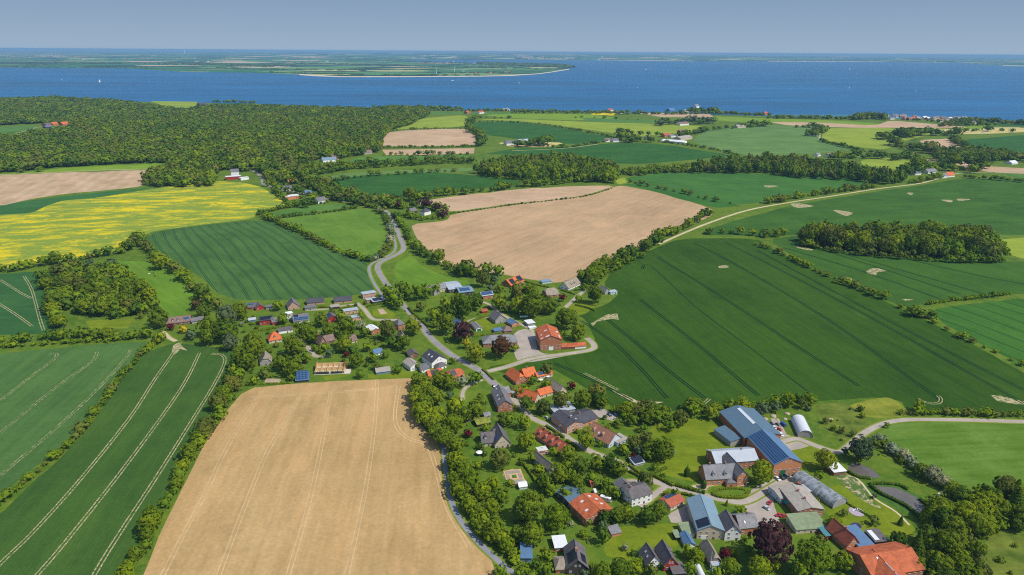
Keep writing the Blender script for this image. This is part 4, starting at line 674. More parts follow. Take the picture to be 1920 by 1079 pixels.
def far_buildings():
    """buildings in the middle distance: same builder, no windows drawn"""
    rows = [
 ('farmhouse','white mill-like farmhouse over red barns at the rapeseed field edge','rapeseed farm',"424 338 452 336 12 6 0 pf rd wh;434 333 449 332 14 11 5 pg wh gr;452 339 467 337 9 5 0 pf wh wh"),
 ('farmhouse','orange-walled house with white flat roof in the hamlet by the road','',"536 376 562 373 14 6 0 pf bo wh"), ('farmhouse','orange-roofed house at the top of the roadside hamlet','roadside hamlet',"541 347 553 346 10 4 5 pg bo or"), ('farmhouse','brown house with white wall in the roadside hamlet','',"530 359 548 358 12 4 5 pg wh gr"),
 ('farmhouse','dark blue roofed house in the roadside hamlet','',"573 367 585 366 12 4 4 pg wh bl"), ('farmhouse','white-walled grey house beside the hamlet road','',"597 383 613 380 12 5 5 pg wh gr"),
 ('farmhouse','orange-roofed farmhouse among trees where the road enters the valley','roadside orange farm',"734 381 752 380 12 4 5 pg br or"), ('farmhouse','pale orange-roofed annexe next to the roadside orange farm','',"722 376 733 375 10 4 4 pg tn or"), ('villa','white villa with dark pyramid roof in the tree island by the road','white villa',"796 405 808 402 10 6 4 ph wh dk"), ('barn','dark barn beside the white villa','',"772 402 783 399 12 4 4 pg bk gr"),
 ('barn','blue-roofed white hall at the edge of the forest','forest-edge hall',"606 306 632 304 22 6 4 pg wh lb"), ('barn','brown-roofed barn behind the forest-edge hall','',"624 300 634 299 16 5 5 pg br br"), ('farmhouse','grey farmhouse in the tree clump right of the forest','',"683 290 698 289 14 5 5 pg gy br"),
 ('barn','long white hall of the cattle farm in the pale crop','cattle farm hall',"1240 267 1281 271 34 6 3 pg wh wh"), ('barn','red brick barn behind the cattle farm hall','',"1246 258 1258 257 16 7 5 pg br rt"), ('barn','grey-roofed barn right of the cattle farm hall','',"1276 264 1298 261 26 6 5 pg tn tg"), ('farmhouse','purple-brown roofed house behind the cattle farm','',"1276 252 1284 251 14 8 6 pg rd br"), ('barn','low pale shed left of the cattle farm hall','',"1213 260 1222 259 14 4 3 pg wh tg"),('barn','white shed between the barns of the cattle farm','',"1258 258 1270 257 14 4 4 pg wh sl"),
 ('barn','white-fronted farm shed among round trees by the dark crops','white dark-crop farm',"950 273 974 272 24 6 6 pg wh gr"), ('barn','pale roofed barn right of the white-fronted farm shed','',"974 268 992 267 18 5 4 pg wh mt"), ('farmhouse','small dark farmhouse at the crop corner beside a line of trees','',"1136 267 1146 266 14 5 5 pg wh br"), ('farmhouse','white farmhouse next to the small dark one at the crop corner','',"1150 267 1165 266 14 5 5 pg wh gr"),
 ('farmhouse','white house with blue roof edge in the eastern hamlet','eastern hamlet',"1716 329 1727 328 14 4 4 pg wh gr"), ('farmhouse','slate-roofed long house in the eastern hamlet','',"1740 326 1757 325 16 4 5 pg wh sl"), ('farmhouse','white-gabled house beside the bright orange roof in the eastern hamlet','',"1764 335 1776 334 14 5 4 pg wh sl"), ('farmhouse','bright orange roofed house in the eastern hamlet','eastern orange roof',"1777 333 1790 332 14 4 6 pg wh or"),
 ('farmhouse','dark house in trees right of the bright orange eastern roof','',"1810 320 1822 319 14 5 5 pg br br"), ('farmhouse','brown house behind the eastern tree clump','',"1833 322 1842 321 14 5 5 pg br br"), ('farmhouse','white shed at the far right crop edge','',"1897 309 1908 308 16 4 4 pg wh wh"), ('farmhouse','grey-purple roofed house with blue shed in the eastern hedges','',"1790 301 1808 300 18 6 6 pg wh cb"), ('farmhouse','pale roofed house among eastern hedges','',"1838 302 1852 301 18 5 5 pg wh mt"),
 ('farmhouse','red roofed house behind the long wood','',"1554 296 1566 295 14 5 5 pg wh br"), ('farmhouse','small white house behind the long wood','',"1533 294 1539 293 12 4 4 pg wh sl"), ('farmhouse','brown cottage in the hedge below the tan field','',"1706 293 1713 292 14 6 5 pg br br"), ('farmhouse','orange and white cottage on the white lane','white lane cottage',"1518 256 1527 255 14 5 5 pg wh rt"),
 ('barn','brown barn in the clearing of the forest','forest clearing farm',"87 238 98 237 18 6 5 pg br cb"), ('farmhouse','orange-roofed house in the forest clearing, left one','',"100 236 110 235 16 6 5 pg br or"), ('farmhouse','orange-roofed house in the forest clearing, right one','',"118 236 130 235 18 6 6 pg br or"), ('barn','dark blue barn left of the forest clearing houses','',"86 241 97 240 14 4 3 pg bk bl"),
 ('farmhouse','dark roofed house by the fields above the forest','',"376 202 390 201 24 10 10 pg bk dk"), ('farmhouse','brown farmhouse in the clump at the shore fields','',"1275 236 1292 235 24 6 6 pg wh br"), ('farmhouse','grey farmhouse right of the shore clump','',"1383 241 1398 240 22 6 5 pg tn tg"), ('farmhouse','red cottage on the dark field near the shore','',"876 214 882 213 16 6 6 pg br rt"), ('farmhouse','red and white cottage behind the shore hedges','',"899 214 908 213 18 6 6 pg wh rt"),
 ('farmhouse','white houses end of the shore lane','',"944 209 956 208 20 6 6 pg wh sl"), ('farmhouse','pale shore house left of the yellow strip','',"1142 210 1150 209 16 6 6 pg wh rt"), ('farmhouse','red shore house right of the yellow strip','',"1163 214 1171 213 16 5 5 pg wh or"), ('farmhouse','blue roofed shore house among coastal trees','',"1256 209 1266 208 20 6 6 pg bl bl"), ('farmhouse','white shore house under the coastal trees','',"1285 211 1298 210 22 6 6 pg wh sl"), ('farmhouse','pale house in the coastal trees','',"1344 213 1354 212 20 6 6 pg wh wh"), ('farmhouse','white gable poking out of coastal trees','',"1305 204 1311 203 16 10 8 pg wh sl"), ('farmhouse','small red shore house at the right field','',"1434 216 1440 215 16 6 6 pg br rt")]
    for nm, lb, lm, sp in rows: building(nm, 'barn' if nm == 'barn' else 'house', lb, lm, sp, win=False, lod=1)
    rnd = random.Random(5); sea = []
    for i in range(34):                               # the village at the shore
        u = 1655 + i * 5.3 + rnd.uniform(-2, 2); v = 220 + (i * 5.3) / 178 * 10 + rnd.uniform(-3.5, 4)
        wc = rnd.choice(('wh', 'wh', 'br', 'gy', 'tn')); rc_ = rnd.choice(('rt', 'gr', 'sl', 'wh', 'br', 'br')); cn = {'wh': 'white', 'br': 'brick', 'tn': 'tan', 'gy': 'grey'}[wc] + '-walled ' + {'rt': 'red', 'wh': 'white', 'sl': 'slate', 'gr': 'grey', 'br': 'brown'}[rc_] + '-roofed'
        building('shore_house', 'house', 'tiny ' + cn + ' house in the shore village at the water', 'shore village' if i == 16 else '', f"{u:.1f} {v:.1f} {u + rnd.uniform(5, 10):.1f} {v - rnd.uniform(-.2, .4):.1f} {rnd.uniform(10, 20):.0f} {rnd.choice((5, 6, 7))} {rnd.choice((4, 5, 6))} pg {wc} {rc_}", win=False, group=cn + ' houses of the shore village', lod=1)
    for i in range(120):                              # the town and villages across the water
        if i < 62: u = 960 + abs(rnd.gauss(0, 1)) * 62 + rnd.uniform(0, 40); v = 111.2 - rnd.random() ** 1.5 * 5 + (u - 960) * .004
        elif i < 74: u = rnd.uniform(1190, 1265); v = 112.6 - rnd.random() * 3
        elif i < 110: u = rnd.choice((70, 240, 350, 560, 620, 840, 900, 380, 130)) + rnd.gauss(0, 22); v = rnd.uniform(105, 122)
        else: u = rnd.uniform(860, 960); v = rnd.uniform(134, 139.5)
        b = rnd.uniform(2, 6); g = 'the town' if i < 62 else ('the low coast houses' if i < 74 or i >= 110 else 'scattered farms')
        wc = rnd.choice(('wh', 'br', 'wh', 'tn')); rc_ = rnd.choice(('rt', 'rt', 'wh', 'sl', 'or')); cn = {'wh': 'white', 'br': 'brick', 'tn': 'tan'}[wc] + '-walled ' + {'rt': 'red', 'wh': 'white', 'sl': 'grey', 'or': 'orange'}[rc_] + '-roofed'
        building('distant_house', 'house', 'tiny ' + cn + {'the town': ' building in the hazy town across the bay', 'the low coast houses': ' house on the opposite sandy shore', 'scattered farms': ' building in the farmland across the water'}[g], '', f"{u:.2f} {v:.2f} {u + b:.2f} {v + b * .0068:.3f} {rnd.uniform(20, 60):.0f} {rnd.choice((9, 12, 18, 24)) if i < 62 else 8} {rnd.choice((0, 8, 10))} {'pg' if rnd.random() < .8 else 'pf'} {wc} {rc_}", win=False, group=cn + ' houses of ' + g + ' across the bay', lod=1)
RM['MP'] = M_POLY
B_ = {}
for nm, cat, lb, lm, sp, ex in BLD:
    b0 = sp.split(';')[0].split(); r_, bs_ = building(nm, cat, lb, lm, sp, ex, win=('shed' not in cat and nm not in ('carport', 'container', 'greenhouse', 'farm_hall', 'byre', 'glasshouse')))
    B_[lb] = (r_, bs_)
far_buildings()
# the unfinished timber house
def timber_house():
    b = Block(590, 703, 645, 701, 15, 2.6, 0, 'p', 'f', 'tw', 'gr'); root = empty('unfinished_house', b.c()); tag(root, 'unfinished timber-framed house with open rooms and no roof beside the golden field', 'building site')
    o = root.location; m = MB(); f = MB(); q = MB()
    def bx(M, x0, y0, x1, y1, z0, z1): M.add([b.pt(x, y, z) - o for z in (z0, z1) for x, y in ((x0, y0), (x1, y0), (x1, y1), (x0, y1))], [(0, 3, 2, 1), (4, 5, 6, 7), (0, 1, 5, 4), (1, 2, 6, 5), (2, 3, 7, 6), (3, 0, 4, 7)])
    bx(f, -.6, -.6, b.w + .6, b.d + .6, -1.2, .1); W_, D_ = b.w, b.d
    for x in (0, W_ * .2, W_ * .42, W_ * .6, W_ * .8, W_ - .25): bx(m, x, .26, x + .22, D_ - .02, .11, 2.7)
    bx(m, 0, D_ - .01, W_, D_ + .25, .11, 3.2)
    for x in np.arange(.0, W_, 1.1): bx(m, x + .24, 0, x + .44, .2, .11, 2.6)
    bx(m, 0, -.03, W_, .24, 2.61, 2.85)
    for x in np.arange(.6, W_, 1.3): bx(q, x, .3, x + .14, D_ * .62, 2.86, 3.05)
    g_ = MB(); k_ = MB(); t_ = MB()
    for x in (-.02, W_ - .22):
        g_.add([b.pt(x + e, y, z) - o for e in (0, .2) for y, z in ((D_ * .3, 2.72), (D_ - .1, 2.72), (D_ - .1, 5.4), (D_ * .72, 5.2))], [(0, 1, 2, 3), (7, 6, 5, 4), (0, 4, 5, 1), (1, 5, 6, 2), (2, 6, 7, 3), (3, 7, 4, 0)])
    bx(k_, .6, -.06, W_ * .5, -.035, .5, 2.3); bx(k_, W_ * .56, -.06, W_ * .95, -.035, .5, 2.3); bx(t_, W_ + .7, -1, W_ + 5, D_ * .5, -.6, .5)
    for x, y in ((.3, .3), (.52, .5), (.7, .25), (.9, .6)): bx(t_, W_ * x + .3, D_ * y, W_ * x + 1.6, D_ * y + 1.2, .12, 1.3)
    g_.obj('gable_frame', WM['bo'], root); k_.obj('window_band', M_GLASS, root); t_.obj('building_material', M_STONE, root)
    for t in (.5,): bx(m, .26, D_ * t, W_ * .98 - .3, D_ * t + .15, .12, 2.6)
    f.obj('floor_slab', M_STONE, root); m.obj('timber_frame', WM['tw'], root); q.obj('ceiling_joist', WM['tw'], root)
timber_house(); LANDM.append((P(615, 695), 'unfinished timber house'))
# the two plastic tunnels
def tunnel(name, label, au, av, bu, bv, d, r, mat, lm, glass=False):
    b = Block(au, av, bu, bv, d, 1.2, r, 'x', 'b', None, 'mt'); root = empty(name, b.c()); tag(root, label, 'polytunnel'); o = root.location; S, L = b.span(), b.leng(); m = MB(); e = MB(); hp = MB(); n = 14
    pr = [(0, 0)] + [(S / 2 - S / 2 * math.cos(math.pi * i / n), 1.2 + r * math.sin(math.pi * i / n)) for i in range(n + 1)] + [(S, 0)]
    for i in range(len(pr) - 1):
        m.slab([b.local(pr[i][0], 0, pr[i][1]) - o, b.local(pr[i + 1][0], 0, pr[i + 1][1]) - o, b.local(pr[i + 1][0], L, pr[i + 1][1]) - o, b.local(pr[i][0], L, pr[i][1]) - o], .06)
    for y in (.3, L - .3): e.add([b.local(p[0], y, p[1]) - o for p in pr] + [b.local(p[0], y + .1, p[1]) - o for p in pr], [tuple(range(len(pr))), tuple(range(2 * len(pr) - 1, len(pr) - 1, -1))])
    for y in np.arange(0, L + .1, L / 10):
        for i in range(len(pr) - 1): hp.tube(b.local(pr[i][0], y, pr[i][1] + .03) - o, b.local(pr[i + 1][0], y, pr[i + 1][1] + .03) - o, .09, .09, 4)
    m.obj('cover', mat, root); e.obj('end_wall', plain('tunnel_end', (.30, .29, .28), .8), root); hp.obj('hoops', M_STEEL, root); LANDM.append((b.c(), lm))
def film():
    m = NT('tunnel_clear_film', .3, .4); m.b.inputs['Alpha'].default_value = .55; n = m.noise(.3, 3); return m.col(m.mix(m.rng(n, .4, .6), (.20, .24, .25), (.42, .45, .50)))
tunnel('polytunnel', 'white round-roofed polytunnel on the grass beside the farm track', 1496, 820, 1524, 822, 22, 4.4, M_POLY, 'white polytunnel')
tunnel('film_greenhouse', 'long striped clear-film greenhouse tunnel beside the farm shop', 1561, 955, 1588, 944, 30, 4.0, film(), 'striped greenhouse tunnel', True)
# ------------------------------------------------------------------ plants
LT = {}
def leafmat(name, c, hue=.5, trans=.42, var=.30, far=0):
    m = NT(name, .85, .1); oi = _n(m.t, 'ShaderNodeObjectInfo'); n = m.noise(.33, 2); g = _n(m.t, 'ShaderNodeNewGeometry')
    isl = g.outputs['Random Per Island']; wp = m.noise(.022, 4, g.outputs['Position']); w2 = m.noise(.45, 2, g.outputs['Position'])
    if far: w3 = m.noise(.0045, 3, g.outputs['Position']); f = m.math('ADD', m.math('MULTIPLY', w3, .52), m.math('ADD', m.math('MULTIPLY', wp, .34), m.math('ADD', m.math('MULTIPLY', w2, .09), m.math('MULTIPLY', isl, .05))))
    else: f = m.math('ADD', m.math('MULTIPLY', oi.outputs['Random'], .30), m.math('ADD', m.math('MULTIPLY', wp, .30), m.math('ADD', m.math('MULTIPLY', w2, .25), m.math('MULTIPLY', isl, .25))))
    a = (c[0] * (1 - var) * .80, c[1] * (1 - var), c[2] * (1 - var) * 1.05); b = (c[0] * (1 + var) * 1.2, c[1] * (1 + var), c[2] * (1 + var) * .9)
    col = m.mix(m.rng(f, .32, .68), a, b); m.col(col); tr = _n(m.t, 'ShaderNodeBsdfTranslucent'); m.l(col, tr.inputs[0]); ms = _n(m.t, 'ShaderNodeMixShader'); ms.inputs[0].default_value = trans
    m.l(m.b.outputs[0], ms.inputs[1]); m.l(tr.outputs[0], ms.inputs[2]); m.l(ms.outputs[0], m.o.inputs[0]); MATS[name] = m.m; return m.m
LM = {'g': (leafmat('leaves_green', (.148, .232, .012)), 'green'), 'd': (leafmat('leaves_dark_green', (.090, .168, .015)), 'dark green'), 'y': (leafmat('leaves_fresh_green', (.198, .290, .010)), 'fresh green'), 'o': (leafmat('leaves_olive', (.15, .19, .028)), 'olive green'),
      'c': (leafmat('leaves_copper', (.072, .036, .038), var=.35), 'dark copper-red'), 'b': (leafmat('leaves_brown', (.095, .058, .022)), 'copper-brown'), 'Y': (leafmat('leaves_yellow', (.42, .38, .02)), 'golden yellow'), 'l': (leafmat('leaves_lime', (.24, .31, .015)), 'yellow-green'), 'w': (leafmat('leaves_blossom', (.30, .34, .20), var=.6), 'white-flowering'), 's': (leafmat('leaves_silver', (.105, .165, .075)), 'silver-green'), 'r': (leafmat('leaves_crimson', (.115, .012, .022)), 'crimson')}
for k, v in list(LM.items()): LT[k] = {'g': (.148, .232, .012), 'd': (.090, .168, .015), 'y': (.198, .290, .010), 'o': (.15, .19, .028), 'c': (.07, .036, .038), 'b': (.095, .058, .022), 'Y': (.42, .38, .02), 'l': (.24, .31, .015), 'w': (.30, .34, .20), 's': (.105, .165, .075), 'r': (.115, .012, .022)}[k]
BARK = plain('bark', (.12, .09, .06), .95, .3, 1.0)
def fib(n, rng, up=0.0):
    i = np.arange(n) + .5; z = 1 - 2 * i / n * (1 - up * .5); a = math.pi * (1 + 5 ** .5) * i + rng.uniform(0, 6); r = np.sqrt(1 - z * z); return np.stack([r * np.cos(a), r * np.sin(a), z], 1)
def out_all(L, zc):
    o = L - np.array([0, 0, zc]); return o / np.linalg.norm(o, axis=1)[:, None]
def crown_arrays(seed, nl, nleaf, lh, lobe=.17, zc=.57, rz=.34, rx=.34, core=True, kind='tree', nj=.30):
    """leaf quads spread over many lobes round an uneven crown, plus a rough inner mass; unit tree, height 1, width 1"""
    g = np.random.default_rng(seed); 
    if kind == 'cone':
        t = g.random(nleaf) ** .75; ang = g.random(nleaf) * 6.283; lay = .82 + .18 * np.sin(t * 52); rr = (1 - t) * .47 * lay * g.uniform(.72, 1.05, nleaf) + .02
        c = np.stack([rr * np.cos(ang), rr * np.sin(ang), .06 + t * .93], 1); nrm = np.stack([np.cos(ang), np.sin(ang), np.full(nleaf, .55)], 1); lob = None
    elif kind == 'column':
        t = g.random(nleaf); ang = g.random(nleaf) * 6.283; pr = .5 * np.sin(np.clip(t * 1.1 + .18, 0, 1) * math.pi) ** .45; rr = pr * g.uniform(.8, 1.05, nleaf)
        c = np.stack([rr * np.cos(ang), rr * np.sin(ang), t * .98], 1); nrm = np.stack([np.cos(ang), np.sin(ang), np.full(nleaf, .3)], 1)
    else:
        d = fib(nl, g, .35); sc_ = g.uniform(.74, 1.08, nl)[:, None]; L = d * sc_ * np.array([rx, rx, rz]); L[:, 2] += zc; L += g.normal(0, .025, L.shape)
        lr = lobe * g.uniform(.75, 1.3, nl); k = g.integers(0, nl, nleaf); dd = g.normal(size=(nleaf, 3)); dd /= np.linalg.norm(dd, axis=1)[:, None]
        out = L[k] - np.array([0, 0, zc]); out /= np.linalg.norm(out, axis=1)[:, None]; dd = dd + out * .9; dd /= np.linalg.norm(dd, axis=1)[:, None]
        ns = 9 if nleaf > 1500 else 5; sub_ = g.normal(size=(nl, ns, 3)); sub_ += out_all(L, zc)[:, None] * 1.1; sub_ /= np.linalg.norm(sub_, axis=2)[..., None]; q_ = sub_[k, g.integers(0, ns, nleaf)]
        dd = q_ + dd * .42; dd /= np.linalg.norm(dd, axis=1)[:, None]; near = (dd * q_).sum(1)
        c = L[k] + dd * (lr[k] * (.74 + .42 * np.clip((near - .86) / .14, 0, 1)) * g.uniform(.9, 1.07, nleaf))[:, None]; nrm = dd.copy(); nrm[:, 2] += .2
        dist = np.linalg.norm(c[:, None, :] - L[None], axis=2) / lr[None]; dist[np.arange(nleaf), k] = 9; keep = dist.min(1) > .72; c = c[keep]; nrm = nrm[keep]
    n = len(c); nrm = nrm / np.linalg.norm(nrm, axis=1)[:, None] + g.normal(0, nj, (n, 3)); nrm /= np.linalg.norm(nrm, axis=1)[:, None]
    a = np.cross(nrm, g.normal(size=(n, 3))); a /= np.linalg.norm(a, axis=1)[:, None]; b = np.cross(nrm, a); s = lh * g.uniform(.6, 1.35, n)[:, None]; s2 = s * g.uniform(.6, 1.0, n)[:, None]
    v = np.stack([c - a * s - b * s2 * .4, c + b * s2, c + a * s + b * s2 * .2, c - b * s2 * .9], 1).reshape(-1, 3); f = np.arange(4 * n).reshape(-1, 4)
    if core:
        A, B = (7, 5) if nleaf < 500 else (12, 8); vs = []
        for j in range(B + 1):
            for i in range(A):
                th = math.pi * j / B; ph = 6.2832 * i / A; q = np.array([math.sin(th) * math.cos(ph), math.sin(th) * math.sin(ph), math.cos(th)]); w = g.uniform(.82, 1.08)
                if kind == 'cone': z = .05 + .9 * j / B; q2 = np.array([math.cos(ph) * (1 - z) * .36 * w, math.sin(ph) * (1 - z) * .36 * w, z])
                elif kind == 'column': z = .98 * j / B; rr = .42 * math.sin(min(1, z * 1.05 + .18) * math.pi) ** .45 if z < .97 else .02; q2 = np.array([math.cos(ph) * rr * w, math.sin(ph) * rr * w, z])
                else: k3 = 1.16 if nleaf < 100 else .98; q2 = q * np.array([rx * k3, rx * k3, rz * k3]) * w; q2[2] += zc
                vs.append(q2)
        fs = [[j * A + i, (j + 1) * A + i, (j + 1) * A + (i + 1) % A, j * A + (i + 1) % A] for j in range(B) for i in range(A)]
        if kind in ('cone', 'column'): fs = [q[::-1] for q in fs]
        v = np.vstack([v, np.array(vs)]); f = np.vstack([f, np.array(fs) + 4 * n])
    return v, f
def trunk_me(name, h=.5, r=.03, limbs=4, seed=0):
    m = MB(); g = random.Random(seed); m.tube((0, 0, -.04), (0, 0, h), r, r * .55, 7)
    for i in range(limbs):
        a = 6.28 * i / limbs + g.random(); z = h * g.uniform(.5, .95); m.tube((0, 0, z), (math.cos(a) * .24, math.sin(a) * .24, z + g.uniform(.1, .26)), r * .5, r * .15, 5)
    return m.me(name, BARK)
FARM = {k: leafmat('far_' + v[0].name, tuple(q * 1.10 for q in LT[k]), trans=.38, var=.19, far=1) for k, v in LM.items()}
PRO = {}
for i in range(4): PRO['HD', i] = [crown_arrays(10 + i, 34, 7600, .021, .135), None]
for i in range(7): PRO['MD', i] = [crown_arrays(30 + i, 20 + i, 2700, .034, .155, rz=.33 + .01 * i), None]
for i in range(5): PRO['LD', i] = [crown_arrays(50 + i, 13, 720, .062, .17), None]
for i in range(4): PRO['BU', i] = [crown_arrays(70 + i, 12, 760, .060, .20, zc=.44, rz=.40, rx=.33), None]
for i in range(3): PRO['CO', i] = [crown_arrays(80 + i, 1, 2600, .040, kind='cone'), None]
for i in range(2): PRO['CY', i] = [crown_arrays(90 + i, 1, 1500, .045, kind='column'), None]
FB = [crown_arrays(100 + i, 11, 420, .072, .19, nj=.14) for i in range(6)]
FC = [crown_arrays(120 + i, 6, 84, .11, .22, nj=.08) for i in range(6)]
TRK = [trunk_me('trunk', .55, .028, 5, i) for i in range(3)]
def crown_me(k, mk):
    p = PRO[k]
    if p[1] is None: p[1] = {}
    if mk not in p[1]:
        if not p[1]: p[1][mk] = npmesh('crown', p[0][0], p[0][1], LM[mk][0])
        else: p[1][mk] = next(iter(p[1].values())).copy(); p[1][mk].materials[0] = LM[mk][0]
    return p[1][mk]
ALL = []                                               # every plant: (pos, width m, height m, material key, kind, px width, place)
def add_plant(p, w, h, mk, kind='t', place=''):
    s = scale_at(p); u, v = px(p + Vector((0, 0, h * .5))); vis = -40 < u < 1960 and 60 < v < 1079 + h * s * .9
    ALL.append((p, w, h, mk, kind, (w * s) if vis else -1, place))
def tree_at(u, v, wpx, mk, asp=None, kind='t', place=''):
    asp = asp or random.uniform(.92, 1.08); p = P(u, v + wpx * .5); 
    for _ in range(3):
        w = wpx / scale_at(p); h = w * asp; p = P(u, v, h * .55)
    add_plant(p, w, h, mk, kind, place)
TREES = """298 491 30 y;337 515 22 y;378 547 30 d;392 562 24 g;407 570 22 o;382 583 28 d;366 572 20 b;425 592 38 s;448 583 34 g;390 612 36 g;422 620 50 g;343 617 17 Y;319 613 14 r;356 628 20 s;388 632 30 g;432 642 30 s;297 597 40 g;300 632 22 y;521 573 20 y;530 600 20 g;475 640 36 g;572 618 30 g;550 648 38 g
532 596 18 y;582 629 32 y;602 600 28 g;640 594 20 y;650 612 38 g;645 636 28 g;615 620 28 g;678 608 14 w;471 642 30 g;590 652 14 g;607 652 20 y;462 676 40 g;447 701 26 y;477 651 44 g;527 680 34 g;550 688 40 g;555 654 38 g;574 670 20 g;570 678 8 r;496 700 22 o;546 707 16 g;649 665 13 r;668 676 28 g;675 701 18 g;646 647 28 y;617 662 16 s;475 712 20 y
726 545 22 y 1.2;732 552 24 y 1.2;739 560 25 y 1.2;747 569 22 y 1.1;755 541 26 g 1.3;765 548 25 g 1.3;784 547 25 g 1.3;799 546 24 g 1.3;817 541 18 y 1.3;835 568 24 l;814 589 26 y;840 586 30 d;859 563 30 g;871 578 22 y;789 575 20 o;775 612 34 l 1.0;727 619 34 o 1.2;756 642 28 g;677 591 14 y;674 612 12 w;684 622 24 g;705 642 10 o;836 607 36 g 1.15;869 621 40 c 1.05;875 643 17 Y 1.4;852 630 18 g;815 606 18 g;891 662 34 l;849 676 14 g;722 665 16 g;700 671 18 g;705 686 16 o;747 692 18 g;782 686 15 g;795 722 34 g;824 712 34 g;842 716 32 g;892 708 26 g;867 714 24 w;660 655 22 d;735 640 26 d;690 650 20 y
905 522 28 o 1.2;867 510 18 g;887 510 20 g;932 507 16 g;926 524 18 s;867 575 38 g 1.3;892 565 32 g 1.1;937 541 18 g;970 546 32 o;995 547 32 g;936 566 30 y;1000 572 50 g;972 572 32 y;1031 576 28 g;950 577 20 o;1090 517 20 g 1.3;1115 552 32 g 1.1;1084 560 14 y;1055 558 15 r;1062 597 44 g;1085 622 30 y;1037 572 28 d;1121 505 26 g;1114 526 18 y;940 650 42 b 1.0;967 652 16 l;1025 691 24 o 1.1;1055 626 15 g;1079 630 20 y;912 510 16 w;920 540 16 s
796 757 38 g;820 780 36 y;854 762 40 y;850 794 44 y;794 786 20 w;892 766 36 g;844 741 16 s;987 757 30 d;955 786 26 g;982 791 28 y;944 793 16 o;910 801 16 y;877 813 18 r;972 735 18 y;935 728 10 g;1020 763 32 o;1052 751 34 o;1092 748 36 g;1121 748 28 d;1000 712 18 g;1026 720 20 y;984 731 24 y;1072 723 17 r;1134 782 10 d;1152 768 16 y;1171 778 16 y;1158 791 18 g;818 745 34 g;806 738 34 g;872 776 30 g;900 745 14 g
855 834 34 g;857 865 38 y;895 872 20 y;937 861 40 o;986 829 38 y;900 836 15 d;1039 846 18 y;999 858 20 g;1051 888 38 g;1020 902 34 g;849 899 26 y;882 901 40 y;926 907 28 y;1100 825 36 y;1125 832 14 g;1090 874 34 d;1119 868 32 g;1144 868 34 d;1162 880 32 g;1199 845 19 s;1187 857 14 r;1187 786 24 g;1212 783 30 g;1231 783 28 g;1212 822 22 o;1187 830 28 o;1169 841 22 y;1225 840 34 g;1066 851 32 g;1206 802 18 g;1227 876 14 g;1150 815 14 y;1065 872 26 g;1010 880 22 y;1075 895 24 g
1224 777 34 g;1242 776 32 g;1277 784 30 o;1267 782 16 l;1257 797 24 g;1301 768 26 y;1334 774 26 l;1324 767 18 o;1367 760 26 y;1392 761 32 y;1245 843 44 g;1260 849 16 w;1217 853 24 g;1211 818 22 o;1431 766 26 s;1454 763 22 s;1477 750 28 y;1505 757 20 o;1522 750 22 y;1428 885 46 y 1.1;1549 862 42 l;1614 842 48 s 1.05;1642 832 18 o;1663 797 12 g;1724 760 18 y 1.4;1547 789 12 o;1580 806 14 o;1599 813 12 o;1727 881 28 g;1585 846 16 s
860 917 36 y;905 922 38 y;940 932 34 y;880 947 34 y;920 952 34 y;993 950 64 g 1.0;1043 970 54 y 1.0;999 1002 48 g;970 1002 32 g;929 969 15 g;890 979 20 g;901 994 24 g;920 1006 26 y;1025 1041 22 y;1006 1058 20 d;1025 1066 26 g;1130 1004 26 d 1.4;938 1071 26 g;972 1075 18 g;1094 999 14 g;1105 980 14 g;1095 1076 18 s;1125 1072 28 y;960 1040 18 g;941 1016 18 g
1057 891 26 g;1082 906 30 g;1135 906 20 g 1.2;1145 920 26 g 1.2;1157 927 18 g;1210 900 32 o;1157 967 34 g;1176 962 32 g;1214 968 34 d;1236 958 38 g;1132 971 28 d;1130 986 22 s;1032 916 28 g;1110 895 26 g;1060 925 26 g;1090 925 20 d;1172 1026 13 w;1187 1037 13 d;1162 1066 44 g;1190 1065 34 y;1132 1071 34 y;1202 1050 13 g;1222 1068 24 o;1245 1061 15 g;1291 1033 26 y;1307 1043 30 y;1295 1063 26 g;1354 1038 12 r
1389 958 21 y;1266 926 19 g;1446 1016 84 c 1.05;1361 1038 22 r;1528 1048 72 y 1.0;1424 1064 46 y;1370 1062 34 y;1449 1058 28 y;1396 1012 14 y;1551 983 18 y;1582 961 15 o;1566 982 28 y;1639 976 21 o;1530 941 15 y;1537 892 19 y;1582 1052 38 y;1685 1011 32 d;1720 1058 34 g;1402 1030 18 g;1500 1072 40 y;1345 1075 26 y;1640 930 10 s"""
CONIF = "1722 1018 38 d 1.45;1742 996 32 d 1.5;1751 1052 36 d 1.4;1775 1000 34 d 1.4;1700 1040 28 d 1.5;1363 942 9 g 1.6;1690 975 14 d 1.5"
CYPR = "1289 881 12 d 2.1;1320 905 11 d 1.9"
for line in TREES.replace('\n', ';').split(';'):
    t = line.split(); tree_at(float(t[0]), float(t[1]), float(t[2]) * .97, t[3], float(t[4]) if len(t) > 4 else None)
for s in CONIF.split(';'): t = s.split(); tree_at(float(t[0]), float(t[1]), float(t[2]), t[3], float(t[4]), 'c')
for s in CYPR.split(';'): t = s.split(); tree_at(float(t[0]), float(t[1]), float(t[2]), t[3], float(t[4]), 'y')
